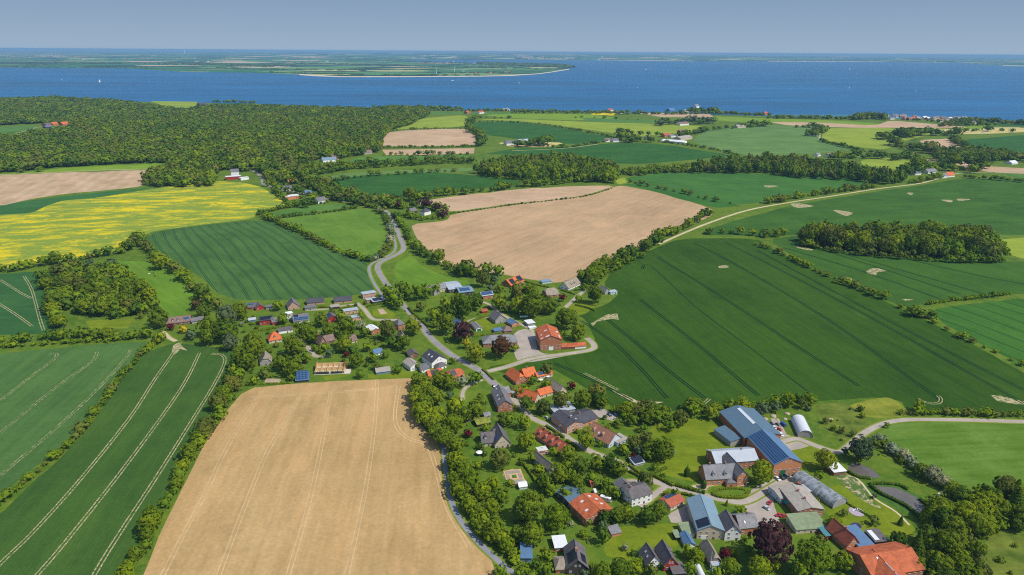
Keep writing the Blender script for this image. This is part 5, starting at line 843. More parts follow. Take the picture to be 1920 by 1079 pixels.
# rows: place name, line, spacing, width, height, material mix, side jitter, kind
ROWS = [
 ('in the hedgerow between the two left crops',"300,640 262,672 226,714 200,748 160,803 110,855 52,903 0,945 -60,1000 -140,1070",6.2,6.5,5.2,'gggydo',1.2,'t'),
 ('in the tree belt left of the golden field',"452,660 446,690 432,730 412,770 380,825 350,876 325,925 302,972 278,1018 255,1062 235,1110",7.5,9,8.5,'ggydogy',2.0,'t'),
 ('in the tree belt left of the golden field',"458,668 452,695 440,735 420,775 392,820",8,8,6.5,'gyo',1.5,'t'),
 ('along the lane west of the farmhouse',"0,644 60,640 120,636 180,634 240,636 285,634",11,13,10,'gdgy',3,'t'),
 ('along the lane west of the farmhouse',"0,652 120,645 240,638",8,6,4,'gy',2,'t'),
 ('beside the west crop',"84,528 96,560 108,590 120,622",13,15,12,'gdy',3,'t'),
 ('between the pasture and the lined crop',"258,448 268,462 282,476 300,492 325,508 348,528 368,548 385,565 400,580",11,11,9,'gygod',2,'t'),
 ('at the foot of the rapeseed field',"0,512 40,506 90,498 140,490 190,480 235,472 262,450",12,14,10,'ggdoy',4,'t'),
 ('around the copse pond',"110,516 140,505 160,498 190,500 210,505",14,15,11,'gosy',3,'t'),
 ('between the pasture and the lined crop by the road',"492,408 520,419 552,433 592,452 640,476 680,488 695,492",9.5,10,8,'gdoy',1.5,'t'),
 ('in the arc hedge on the pasture',"505,413 540,408 600,401 655,393 668,390",7,8,5,'gd',1.2,'t'),
 ('along the rape field and pasture',"485,404 520,394 570,386 610,382",8,8,6,'gd',1.5,'t'),
 ('on the left side of the main road',"693,386 716,402 728,420 734,445 730,468 712,484 690,494",8,9,7,'gosw',2,'t'),
 ('on the right side of the main road',"738,405 755,428 768,452 778,466",8,10,8,'gdy',2,'t'),
 ('between the road pasture and the bare field',"778,468 800,482 822,494 850,508 878,518 905,520 930,516 950,520",13,15,13,'gdgy',3,'t'),
 ('in the treeline along the right edge of the bare field',"1100,545 1112,528 1130,512 1150,500 1172,486 1195,474 1220,462 1240,452",9,13,12,'gygd',5,'t'),
 ('in the treeline along the right edge of the bare field',"1108,535 1140,514 1170,496 1200,482",9,10,8,'yg',4,'t'),
 ('beside the sandy farm track',"1236,446 1262,440 1290,424 1318,408 1335,400",9,12,9,'gyd',3,'t'),
 ('at the top of the bare field',"690,390 720,384 760,378 800,372 850,366 900,361 950,354 1000,349",15,19,15,'gdygo',5,'t'),
 ('at the top of the bare field',"1000,350 1040,346 1080,342 1120,340 1150,344",14,17,14,'gyd',4,'t'),
 ('in the broken hedge between two dark crops',"1182,343 1210,349 1240,355 1275,362 1310,371 1350,380 1390,386",22,11,7,'gdo',2,'t'),
 ('beside the sandy farm track in the east',"1440,382 1480,375 1530,366 1580,360 1640,352",10,14,10,'gyo',4,'t'),
 ('in the hedge between the main crop and the east crop',"1418,460 1440,468 1475,482 1500,495 1540,514 1580,530 1630,552 1660,562",11,9,6,'gyo',1.5,'t'),
 ('in the hedge between the main crop and the east crop',"1690,578 1740,600 1780,622 1830,646 1880,668 1930,692 1990,720",14,7,4.5,'gyo',1.5,'t'),
 ('in the hedge of the right-hand crop',"1738,572 1780,566 1830,561 1900,552",5,6,4.5,'yg',.6,'t'),
 ('in the clump beside the right-hand crop',"1712,592 1735,597 1758,602",8,13,10,'dg',4,'t'),
 ('on the bank between the farm track and the main crop',"1330,440 1365,438 1400,441 1440,446 1470,440",19,13,10,'gdy',2,'t'),
 ('along the lower edge of the main crop',"1110,748 1150,772 1200,780 1260,779 1320,772",10,12,9,'gyo',5,'t'),
 ('along the lower edge of the main crop',"1340,770 1400,768 1440,766 1480,756 1530,752",9,10,7,'gyd',3,'t'),
 ('in the roadside hedge at the right edge',"1690,778 1760,777 1820,779 1870,781 1930,783 2000,786",6,6,4.5,'gyo',1,'t'),
 ('in the white-flowering hedge beside the right meadow',"1652,832 1672,848 1695,864 1720,884 1750,902 1780,920 1810,935",5.5,8,6.5,'wwgw',1.5,'t'),
 ('in the band of trees right of the golden field',"782,722 784,745 786,775 800,800 820,820 838,840",9,12,11,'gyg',3,'t'),
 ('in the band of trees right of the golden field',"846,862 860,910 880,950 905,990 935,1028 965,1060 1000,1100",7,9,7.5,'gyyg',3,'t'),
 ('beside the curved path',"856,880 872,925 895,965 920,1000 950,1035",8,10,8,'ygy',3,'t'),
 ('in the woodland strip behind the hamlet',"558,332 585,345 615,358 650,372 690,384",14,16,15,'dog',6,'t'), ('in the woodland strip behind the hamlet',"500,318 540,330 580,340 620,356",16,18,15,'dgo',10,'t'),
 ('in the long tree band below the forest',"600,322 640,316 700,310 770,307 840,304 890,303",11,15,13,'gdg',6,'t'),
 ('in the long tree band below the forest',"600,328 660,318 740,312 820,308 890,306",13,14,11,'dg',6,'t'),
 ('in the hedge above the valley crop',"605,345 680,332 740,328 800,324 870,322",18,12,8,'gdo',3,'t'),
 ('in the hamlet by the road',"500,345 520,352 545,362 570,372 600,378 630,380",11,14,11,'gdyo',14,'t'), ('in the hamlet by the road',"510,338 540,350 575,356 610,366",14,15,12,'gdo',14,'t'), ('in the hamlet by the road',"515,362 540,382 560,388 590,390",14,12,10,'gd',6,'t'),
 ('in the tree island around the white villa',"730,385 760,392 785,388 812,392 832,402 838,410",11,14,12,'gdyc',8,'t'), ('in the tree island around the white villa',"760,408 790,413 822,412 838,412",11,10,8,'yg',4,'t'), ('around the roadside orange farm',"700,384 718,390 735,392 755,384",12,14,12,'gd',8,'t'),
 ('between the pale bare field and the big bare field',"846,401 900,394 960,385 1040,376 1100,368 1150,353",8,5,2.4,'gd',1,'t'),
 ('above the tan field beside the forest',"725,246 800,243 870,242",12,10,6,'gd',2,'t'), ('between the two tan fields',"720,278 800,277 890,276",11,10,6,'gd',2,'t'), ('below the tan fields',"720,292 760,292 830,291 888,291",16,12,9,'gdo',4,'t'), ('beside the tan fields',"878,236 882,246 905,262 900,275",16,20,16,'gd',8,'t'),
 ('around the white dark-crop farm',"965,275 985,276 1010,274 1022,270",16,26,18,'gd',12,'t'), ('by the crop corner farmhouses',"1160,265 1180,267 1215,266",18,28,20,'gd',14,'t'), ('in the hedge between dark crops',"1020,275 1060,277 1100,272 1150,264",16,12,7,'gd',3,'t'),
 ('in the hedge across the back fields',"885,230 960,230 1040,238 1120,252 1160,262",15,10,6,'gd',2,'t'), ('in the hedge by the cattle farm',"1220,265 1280,272 1340,282 1385,293",14,10,6,'gd',2,'t'), ('in the clump near the shore fields',"1235,236 1260,233 1290,234 1320,232 1345,232",20,38,24,'gds',26,'t'), ('in the shore field hedges',"1160,250 1210,254 1280,256 1330,245 1380,242",26,20,14,'gd',10,'t'),
 ('in the shore field hedges',"1390,240 1420,238 1445,236",20,26,16,'gd',16,'t'), ('in the eastern field clump',"1495,240 1515,240 1535,242 1530,256 1510,254",22,26,18,'gd',12,'t'),
 ('in the eastern hedges',"1540,266 1580,276 1620,285 1700,296",14,12,8,'gd',3,'t'), ('in the eastern woodland strip',"1655,262 1690,258 1740,254 1800,257",16,30,20,'gd',18,'t'), ('in the eastern woodland strip',"1680,272 1700,280 1740,284 1760,290",18,28,18,'gdo',18,'t'), ('in the eastern woodland strip',"1785,264 1800,274 1825,282",14,18,12,'gd',8,'t'),
 ('in the eastern woodland strip',"1560,300 1600,296 1660,300 1720,298",15,26,18,'gd',16,'t'), ('in the eastern woodland strip',"1750,300 1800,300 1860,302 1920,304 1990,306",16,26,18,'gdo',22,'t'), ('in the eastern woodland strip',"1770,290 1830,292 1880,290",18,26,18,'gd',16,'t'),
 ('in the eastern hamlet',"1695,328 1730,322 1760,318 1800,322 1850,325",15,26,20,'gdy',20,'t'), ('in the eastern hamlet',"1740,312 1790,312 1850,316",18,30,22,'gd',20,'t'), ('along the farm track at the eastern hamlet',"1710,345 1740,338 1760,334",12,14,10,'gy',5,'t'), ('in the hedge right of the eastern hamlet',"1810,334 1870,338 1920,343 2000,350",10,10,7,'gd',3,'t'),
 ('among the yellow fields at the shore',"1080,222 1120,222 1200,226",40,14,9,'gd',6,'t'), ('among the yellow fields at the shore',"880,238 884,228 900,222 960,224",26,18,12,'gd',10,'t'), ('among the eastern tan fields',"1810,248 1840,246 1880,248 1920,250",40,22,14,'gd',10,'t'),
]
ROWS.append(('at the foot of the round copse', "1500,460 1560,473 1640,482 1720,488 1800,493 1880,492", 6, 9, 8, 'gyo', 2.5, 't'))
EDGE_ROWS = [("800,207 860,209 960,209 1060,211 1150,212",16,28,14), ("960,213 1040,214 1100,213 1180,215",30,34,18), ("1180,214 1260,215 1330,214 1440,218",15,34,18), ("1290,212 1320,211 1350,213",14,40,26), ("1440,222 1520,223 1580,224 1640,224",14,32,16), ("1600,226 1630,221 1660,226",11,40,30), ("1780,231 1830,230 1880,232 1960,236",13,40,22), ("1760,238 1800,236 1860,236",18,34,18), ("400,193 440,193 480,194",16,30,18), ("700,204 740,203 790,203",14,30,18), ("800,205 820,206 850,206 870,207",16,34,20), ("1700,226 1740,228 1780,232",26,26,14), ("0,328 60,322 110,318",70,26,12)]
for pl, s, sp, w, h, mk, jit, kd in ROWS:
    q = [P(*p) for p in catmull(V(s), 6)]; acc = 0.0; nxt = 0.0
    for a, b in zip(q[:-1], q[1:]):
        d = b - a; d.z = 0; L = d.length
        while nxt < acc + L:
            c = a + d * ((nxt - acc) / max(L, 1e-6)); n = Vector((-d.y, d.x, 0)).normalized(); c = c + n * random.uniform(-jit, jit); c.z = float(hgt(c.x, c.y)); f = random.choice((.55, .7, .85, .95, 1.0, 1.1, 1.35))
            if px(c)[0] > -60: add_plant(c, w * f * random.uniform(.9, 1.15), h * f * random.uniform(.9, 1.15), random.choice(mk), 't', pl)
            nxt += sp * random.uniform(.6, 1.3)
        acc += L
MERGE = []
def merge_plant(p, w, h, mk): MERGE.append((p.x, p.y, p.z, w, h, mk))
for s, sp, w, h in EDGE_ROWS:
    q = [P(*p) for p in V(s)]
    for a, b in zip(q[:-1], q[1:]):
        L = (b - a).length; n = int(L / sp * 2.0)
        for i in range(n):
            c = a.lerp(b, (i + random.random()) / n) + Vector((random.uniform(-8, 8), random.uniform(-14, 14), 0)); c.z = max(0, float(hgt(c.x, c.y))); f = random.uniform(.5, 1.3); merge_plant(c, w * f * .55, h * f * .75, random.choice('gdgo'))
# woods: outline on the ground, spacing, width, height, mix
WOODS = [
 ("-420,192 0,190 60,188 100,186 180,190 250,197 300,204 340,205 370,206 400,203 480,203 560,204 640,207 700,208 740,207 790,205 806,214 790,224 760,238 730,248 716,262 714,285 690,290 640,299 590,303 560,304 520,318 490,330 478,318 440,345 400,350 340,352 300,352 268,348 285,332 305,318 328,306 260,307 200,309 110,315 0,326 -420,342", 11.8, 17.5, 14.5, 'ggdogyod', "the broad forest"),
 ("110,516 125,505 150,516 200,508 240,522 285,556 298,590 262,600 225,598 180,600 135,592 108,562", 9, 11.5, 11, 'gygod', "the copse"),
 ("892,326 915,315 960,305 1040,300 1100,306 1142,318 1162,336 1140,344 1060,342 1000,342 940,335 900,332", 12, 14, 17, 'gydog', "the hill wood"),
 ("1290,322 1330,314 1380,308 1440,304 1500,306 1560,318 1620,326 1692,338 1690,348 1640,346 1600,340 1540,337 1480,334 1440,326 1380,326 1300,326", 12, 14, 18, 'dgdo', "the long wood"),
 ("1160,326 1220,318 1290,314 1300,324 1240,326 1180,332", 11, 12, 9, 'gyo', "the low wood"),
 ("1497,452 1515,438 1560,440 1640,445 1720,447 1790,450 1840,455 1872,470 1888,487 1860,490 1800,489 1720,484 1640,478 1560,470 1515,463", 10.0, 14.5, 18, 'gyoyggo', "the round copse"),
 ("1745,952 1765,940 1800,930 1860,925 1920,925 2100,960 2100,1010 1925,1000 1870,1000 1850,1030 1840,1075 1850,1200 1760,1200 1740,1080 1725,1010", 8.0, 10, 10, 'gygdgyo', "the south-east wood"),
 ("560,340 600,352 640,362 680,376 700,386 680,388 640,380 600,366", 10, 12, 12, 'dgo', "the strip wood"),
 ("455,330 490,322 520,315 560,310 600,316 640,320 600,326 560,330 540,345 505,340", 12, 14, 13, 'gdyo', "the valley wood"),
 ("1745,288 1800,282 1830,284 1920,296 1920,304 1830,296 1760,296", 15, 18, 14, 'gdo', "the eastern trees"),
]
CLEAR = [V("400,352 472,348 478,326 440,319 408,322"), V("-200,242 0,236 80,232 95,240 70,254 0,264 -200,270"), V("276,189 372,190 372,209 300,207"), V("60,254 80,236 135,233 145,243 100,252"), V("470,322 490,322 502,340 488,342")]
def inside_foot(x, y):
    for f in FOOT:
        if abs(f[0].x - x) < 70 and abs(f[0].y - y) < 70 and inpoly(x, y, [(q.x, q.y) for q in f]): return True
    return False
for s, sp, w, h, mk, pl in WOODS:
    o = [tuple(P(*p)[:2]) for p in V(s)]; cl = [[tuple(P(*p)[:2]) for p in c] for c in CLEAR] if 'forest' in pl or 'valley' in pl else []
    x0, x1 = min(p[0] for p in o), max(p[0] for p in o); y0, y1 = min(p[1] for p in o), max(p[1] for p in o); y = y0
    while y < y1:
        k = max(1.0, y / 2300); dx = sp * k; x = x0 + random.uniform(0, dx)
        while x < x1:
            a, b = x + random.uniform(-.4, .4) * dx, y + random.uniform(-.4, .4) * dx
            if inpoly(a, b, o) and not any(inpoly(a, b, c) for c in cl) and not inside_foot(a, b):
                z = float(hgt(a, b)); f = random.choice((.6, .75, .9, 1.0, 1.15, 1.4)); p = Vector((a, b, z)); u = px(p)[0]
                if -160 < u < 2080: add_plant(p, w * k * f, h * f * random.uniform(.9, 1.1), random.choice(mk), 'c' if ('south-east' in pl and random.random() < .2) else 't', 'in ' + pl)
            x += dx
        y += dx * .95
# gardens of the village: bushes and small trees between the traced ones
ROADXY = [([P(*p) for p in catmull(V(s), 3)], w) for _, _, w, s in ROADS if w > 2]
LAWN = [[tuple(P(*p)[:2]) for p in V(s)] for n, k, _, s in FIELDS if k in ('lw', 'ms', 'pond', 'reeds') or n == 'yard']
def near_road(x, y, m=2.0):
    for q, w in ROADXY:
        for a, b in zip(q[:-1], q[1:]):
            if abs(a.x - x) > 60 or abs(a.y - y) > 60: continue
            d = Vector((b.x - a.x, b.y - a.y)); e = Vector((x - a.x, y - a.y)); t = max(0, min(1, e.dot(d) / max(d.length_squared, 1e-6))); 
            if (e - d * t).length < w / 2 + m: return True
    return False
GARD = [("450,660 462,590 560,585 640,575 690,570 715,590 745,600 790,650 800,680 770,695 640,700 560,712 470,712", 8.2), ("800,575 850,545 900,560 960,540 1010,550 1040,565 1060,600 1050,620 1000,600 940,580 900,590 850,610 820,620", 8.5),
        ("790,700 850,700 905,712 925,740 1000,700 1070,730 1150,775 1230,800 1220,870 1290,905 1250,960 1140,1000 1120,1079 1000,1079 930,1020 870,930 845,850 790,790", 7.6), ("1300,1000 1400,1010 1480,1020 1560,1000 1600,1060 1580,1110 1150,1110 1180,1060 1280,1040", 9), ("380,580 470,570 470,640 450,650 380,640", 9), ("1460,770 1540,760 1660,770 1640,810 1580,830 1520,800", 8.5), ("1580,850 1640,820 1720,880 1700,900 1650,880", 8), ("1850,1010 1900,1000 1990,1005 1990,1150 1850,1150", 6.5)]
for s, sp in GARD:
    o = [tuple(P(*p)[:2]) for p in V(s)]; x0, x1 = min(p[0] for p in o), max(p[0] for p in o); y = min(p[1] for p in o); y1 = max(p[1] for p in o)
    while y < y1:
        x = x0 + random.uniform(0, sp)
        while x < x1:
            a, b = x + random.uniform(-.45, .45) * sp, y + random.uniform(-.45, .45) * sp
            if random.random() < .36 and inpoly(a, b, o) and not inside_foot(a, b) and not near_road(a, b) and not any(inpoly(a, b, l) for l in LAWN):
                w = random.choice((1.6, 2.2, 3, 3, 4, 4.5, 5.5)); add_plant(Vector((a, b, float(hgt(a, b)))), w, w * random.uniform(.7, .95), random.choice('ggyygodgyogsw' if random.random() < .3 else 'ggyod'), 'b', '')
            x += sp
        y += sp
# ------------------------------------------------------------------ plants become things (the 300 that show largest of a kind) or the woodland mass
ALL = [a for a in ALL if a[5] > 0 or random.random() < 1]
ORD = ['', 'second', 'third', 'fourth', 'fifth', 'sixth', 'seventh', 'eighth', 'ninth', 'tenth', 'eleventh', 'twelfth', 'thirteenth', 'fourteenth', 'fifteenth', 'sixteenth', 'seventeenth', 'eighteenth', 'nineteenth', 'twentieth']
def kindname(a): return {'t': 'broadleaf_tree', 'c': 'conifer', 'y': 'columnar_cypress', 'b': 'garden_bush'}[a[4]]
by = {}
for a in ALL: by.setdefault(a[4], []).append(a)
chosen = []
for k, l in by.items():
    l = [a for a in l]; l.sort(key=lambda a: -a[5]); n = 298 if k == 't' else (240 if k == 'b' else 60)
    top = [a for a in l[:n] if a[5] > (4 if k != 'b' else 3)]; chosen += top; ids = set(id(a) for a in top)
    for a in l:
        if id(a) not in ids: merge_plant(a[0], a[1], a[2], a[3])
def side(p, q):
    d = p - q; r = Vector((q.x, q.y)).normalized(); f = d.x * r.x + d.y * r.y; s = d.x * r.y - d.y * r.x
    if abs(f) > abs(s): return 'behind' if f > 0 else 'in front of'
    return 'right of' if s > 0 else 'left of'
lab = {}
for a in chosen:
    p, w, h, mk, kind, pw, pl = a; size = 'small' if h < 5 else ('medium' if h < 9 else ('large' if h < 14 else 'very large')); noun = {'t': 'tree', 'c': 'conifer', 'y': 'cypress', 'b': 'bush'}[kind]
    q, lm = min(LANDM, key=lambda t: (t[0] - p).length); 
    if not pl: where = f'{side(p, q)} the {lm}'
    else: where = pl
    lab.setdefault((size, LM[mk][1], noun, where), []).append(((q - p).length if not pl else -p.y * -1, a, q, lm))
nthings = 0
for (size, tone, noun, where), l in lab.items():
    l.sort(key=lambda t: t[0])
    for i, (_, a, q, lm) in enumerate(l):
        p, w, h, mk, kind, pw, pl = a; base = f'{size} {tone} {noun} {where}'; grp = None
        if len(l) == 1: s = base
        elif i == 0: s = ('front-most ' if pl else 'first ') + base
        elif i < len(ORD): s = f'{ORD[i]} {base}' + ('' if pl else ', counting outward')
        else: s = f'{size} {tone} {noun} deep {where}'
        if i >= len(ORD): grp = f'{tone} {noun}s {where}'
        s = ' '.join(s.split()[:16]); name = kindname(a)
        if not grp: grp = {'t': 'trees ', 'c': 'conifers ', 'y': 'cypresses ', 'b': 'bushes '}[kind] + (pl if pl else 'in the village gardens')
        r = empty(name, p, random.uniform(0, 6.28)); tag(r, s, {'t': 'tree', 'c': 'tree', 'y': 'tree', 'b': 'bush'}[kind], grp)
        if kind == 't': key = ('HD', random.randrange(4)) if pw > 40 else (('MD', random.randrange(7)) if pw > 15 else ('LD', random.randrange(5)))
        elif kind == 'c': key = ('CO', random.randrange(3))
        elif kind == 'y': key = ('CY', random.randrange(2))
        else: key = ('BU', random.randrange(4))
        c = link(bpy.data.objects.new('crown' if kind != 'b' else 'foliage', crown_me(key, mk)), r); c.scale = (w, w, h)
        if kind != 'b': t = link(bpy.data.objects.new('trunk', random.choice(TRK)), r); t.scale = (w, w, h)
        nthings += 1
print('plants as things', nthings, 'merged', len(MERGE))
def merged_mesh(items, name):
    V_, F_, MI, off = [], [], [], 0; keys = sorted({i[5] for i in items}); mats = [FARM[k] for k in keys]
    for (x, y, z, w, h, mk) in items:
        s = FPX / max(1.0, y * math.cos(PITCH) + (CAM_H - z) * math.sin(PITCH)); src = FB if w * s > 9 else FC; v, f = random.choice(src); a = random.uniform(0, 6.28); c, d = math.cos(a), math.sin(a)
        q = np.empty_like(v); q[:, 0] = (v[:, 0] * c - v[:, 1] * d) * w + x; q[:, 1] = (v[:, 0] * d + v[:, 1] * c) * w + y; q[:, 2] = v[:, 2] * h + z
        V_.append(q); F_.append(f + off); off += len(v); MI.append(np.full(len(f), keys.index(mk)))
    o = link(bpy.data.objects.new(name, npmesh(name, np.vstack(V_), np.vstack(F_), mats, np.concatenate(MI)))); o.data.polygons.foreach_set('use_smooth', np.ones(len(o.data.polygons), bool)); o['kind'] = 'stuff'; o['label'] = 'mass of distant woodland trees with uneven crowns'; o['category'] = 'woodland'; return o
merged_mesh(MERGE, 'woodland')
# woods of the opposite shore
def far_woods():
    items = []; rnd = random.Random(11)
    bands = [("1068,126.5 1040,123.6 960,121 900,119.6", 9, 160, 38), ("1068,127 1020,125 960,123 905,121", 7, 150, 30), ("880,122.5 960,124 1040,126", 2, 140, 20), ("700,113.8 800,117 880,119.5", 3, 170, 24), ("0,126 100,126.8 240,128 300,128", 2, 60, 12), ("500,136 600,139 700,141 800,141.5 900,141", 2, 60, 12), ("820,137 900,137.5 960,138", 2, 70, 14),
             ("1120,112.3 1300,114 1440,114.9", 2, 260, 26), ("1440,114.5 1640,115.4 1800,116.5", 3, 260, 30), ("960,109 1060,109 1180,110", 2, 240, 26), ("1300,110 1500,110 1700,112 1950,115", 2, 300, 30), ("0,118 200,119 420,121 560,124", 4, 130, 20), ("300,121 420,123 500,126", 3, 110, 18), ("0,108 300,108 600,110 760,111", 4, 250, 22), ("400,128 560,131 700,133", 2, 90, 14), ("1830,119.6 1920,122 2100,126", 2, 90, 12), ("560,120 700,122 830,126 1000,129", 4, 120, 18)]
    for s, dens, w, h in bands:
        pts = [Vector((*flat(*p), 0)) for p in catmull(V(s), 4)]
        for a, b in zip(pts[:-1], pts[1:]):
            n = max(1, int((b - a).length / w * dens))
            for i in range(n):
                if math.sin(a.x / 700 + i) < -.55: continue
                c = a.lerp(b, rnd.random()); sp = w * .35; x, y = c.x + rnd.uniform(-sp, sp), c.y + rnd.uniform(-1, 1) * w * 1.6; z = float(hgt(x, y))
                for _ in range(3): items.append((x + rnd.uniform(-.4, .4) * w, y + rnd.uniform(-.4, .4) * w, z - h * .25, w * rnd.uniform(.35, .6), h * rnd.uniform(.7, 1.3), rnd.choice('dgdd')))
    o = merged_mesh(items, 'far_woodland'); o['label'] = 'dark bands of woodland across the water, faded by distance'
far_woods()
# ------------------------------------------------------------------ hedges clipped along gardens and lanes
def hedge(line, w, h, mk, label, name='hedge', grp='clipped hedges of the village'):
    q = [P(*p) for p in catmull(V(line), 4)]; vs = []; g = np.random.default_rng(len(label)); pts = []
    L = sum((b - a).length for a, b in zip(q[:-1], q[1:])); n = int(L * w * 7) + 60; root = q[len(q) // 2]; C_, N_ = [], []
    seg = [(a, b, (b - a).length) for a, b in zip(q[:-1], q[1:])]; tot = sum(s[2] for s in seg)
    for i in range(n):
        t = g.random() * tot
        for a, b, l in seg:
            if t < l: break
            t -= l
        d = (b - a).normalized(); nn = Vector((-d.y, d.x, 0)); f = g.random()
        if f < .45: o_, z, nr = g.uniform(-.5, .5) * w, h * g.uniform(.93, 1.06), (0, 0, 1)
        else: sg = 1 if g.random() < .5 else -1; o_, z, nr = sg * w * .5 * g.uniform(.9, 1.12), g.uniform(.05, 1) * h, (nn.x * sg, nn.y * sg, .3)
        c = a + d * t + nn * o_; C_.append((c.x - root.x, c.y - root.y, c.z - root.z + z)); N_.append(nr)
    c = np.array(C_); nrm = np.array(N_, float) + g.normal(0, .45, (n, 3)); nrm /= np.linalg.norm(nrm, axis=1)[:, None]; a = np.cross(nrm, g.normal(size=(n, 3))); a /= np.linalg.norm(a, axis=1)[:, None]; b = np.cross(nrm, a); s = .42
    v = np.stack([c - a * s, c + b * s * .8, c + a * s, c - b * s * .8], 1).reshape(-1, 3); f = np.arange(4 * n).reshape(-1, 4)
    m = MB()
    for a_, b_, l in seg:
        d = (b_ - a_).normalized(); nn = Vector((-d.y, d.x, 0)) * w * .44; k = [(p + sg * nn + Vector((0, 0, z)) - root) for z in (-.3, h * .94) for p, sg in ((a_, 1), (b_, 1), (b_, -1), (a_, -1))]
        m.add(k, [(0, 3, 2, 1), (4, 5, 6, 7), (0, 1, 5, 4), (1, 2, 6, 5), (2, 3, 7, 6), (3, 0, 4, 7)])
    f2 = np.array(m.f) + len(v); o = link(bpy.data.objects.new(name, npmesh(name, np.vstack([v, np.array(m.v)]), np.vstack([f, f2]), LM[mk][0]))); o.location = root; tag(o, label, name.replace('_', ' '), grp)
for l, w, h, mk, lb in [
 ("1225,893 1245,903 1262,912", 1.8, 1.9, 'g', 'dark clipped hedge along the street left of the manor driveway'), ("1266,911 1290,918 1322,926", 1.8, 1.9, 'g', 'clipped hedge along the street before the manor house'),
 ("1336,928 1350,933 1375,935 1395,933 1405,924", 1.6, 1.6, 'g', 'curved clipped hedge around the manor roundabout lawn'), ("1336,926 1350,919 1380,917 1398,920", 1.2, 1.0, 'g', 'low back hedge of the manor roundabout lawn'),
 ("905,693 915,702 926,713", 1.5, 1.4, 'g', 'dark hedge at the crossroads beside the crop'), ("688,577 706,572 727,569", 1.6, 1.8, 'g', 'square hedge above the sandpit lawn'), ("766,578 776,590 790,602 804,614", 2.0, 1.8, 'g', 'long hedge along the main road in the village'),
 ("458,723 500,721 545,720", 1.4, 1.2, 'g', 'low dark hedge along the top of the golden field'), ("598,577 616,578", 1.8, 1.8, 'g', 'hedge in front of the second long bungalow'), ("640,580 672,577", 1.6, 1.6, 'g', 'hedge between the lane and the bungalows'),
 ("470,625 500,619 540,613 560,608", 1.8, 2.0, 'g', 'hedge behind the orange pyramid-roof house'), ("870,612 892,600 920,593", 1.5, 1.4, 'g', 'hedge along the drive of the grey-brick lawn house'), ("1079,573 1100,578 1116,584", 1.5, 1.6, 'g', 'dark hedge below the crop-edge house'),
 ("1052,545 1066,549 1078,553", 1.6, 1.6, 'g', 'hedge between the two thatched houses'), ("983,528 1005,535 1030,540", 1.6, 1.8, 'g', 'hedge along the bare field behind the thatched houses'), ("975,862 992,885 1005,905", 1.5, 1.8, 'g', 'dark hedge between the vegetable beds and the next garden'),
 ("1024,800 1040,810 1058,822", 1.6, 1.5, 'g', 'hedge along the lane before the long red-tiled house'), ("1062,828 1078,838 1086,846", 1.6, 1.8, 'g', 'hedge behind the large tree beside the lane'), ("1180,885 1205,898", 1.4, 1.5, 'g', 'short hedge beside the drive of the white house'),
 ("1278,927 1296,931 1314,937", 1.4, 1.5, 'g', 'hedge behind the half-solar garage'), ("1203,897 1232,886 1250,878", 1.4, 1.5, 'g', 'hedge along the top of the street by the hall lawn'), ("1180,874 1205,893", 1.5, 1.6, 'g', 'hedge beside the small solar shed'),
 ("1575,935 1600,952 1635,972 1650,985", .9, .8, 'g', 'thin low hedge line across the pond meadow'), ("944,730 955,738 963,746", 1.4, 1.3, 'g', 'low hedge at the front garden of the orange farmhouse'), ("887,632 920,628 945,624", 1.2, 1.3, 'g', 'low hedge around the fenced lawn'),
 ("1560,530 1600,540", 3, 2, 'g', 'short hedge piece between main crop and east crop')]: hedge(l, w, h, mk, lb)
for l, w, h, lb in [("1632,912 1652,927 1677,939 1700,951 1718,966 1733,979 1742,982",1.8,1.5,'tall reed belt along the near bank of the large pond'),("1630,909 1655,908 1685,911 1702,919",1.6,1.3,'reed belt along the far bank of the large pond'),("1724,937 1738,948 1754,962",1.6,1.3,'short reed belt at the right bank of the large pond'),("1590,885 1610,896 1632,899",1.6,1.4,'low reed belt along the upper small pond')]: hedge(l, w, h, 'd', lb, 'reed_belt', 'reed belts at the ponds')
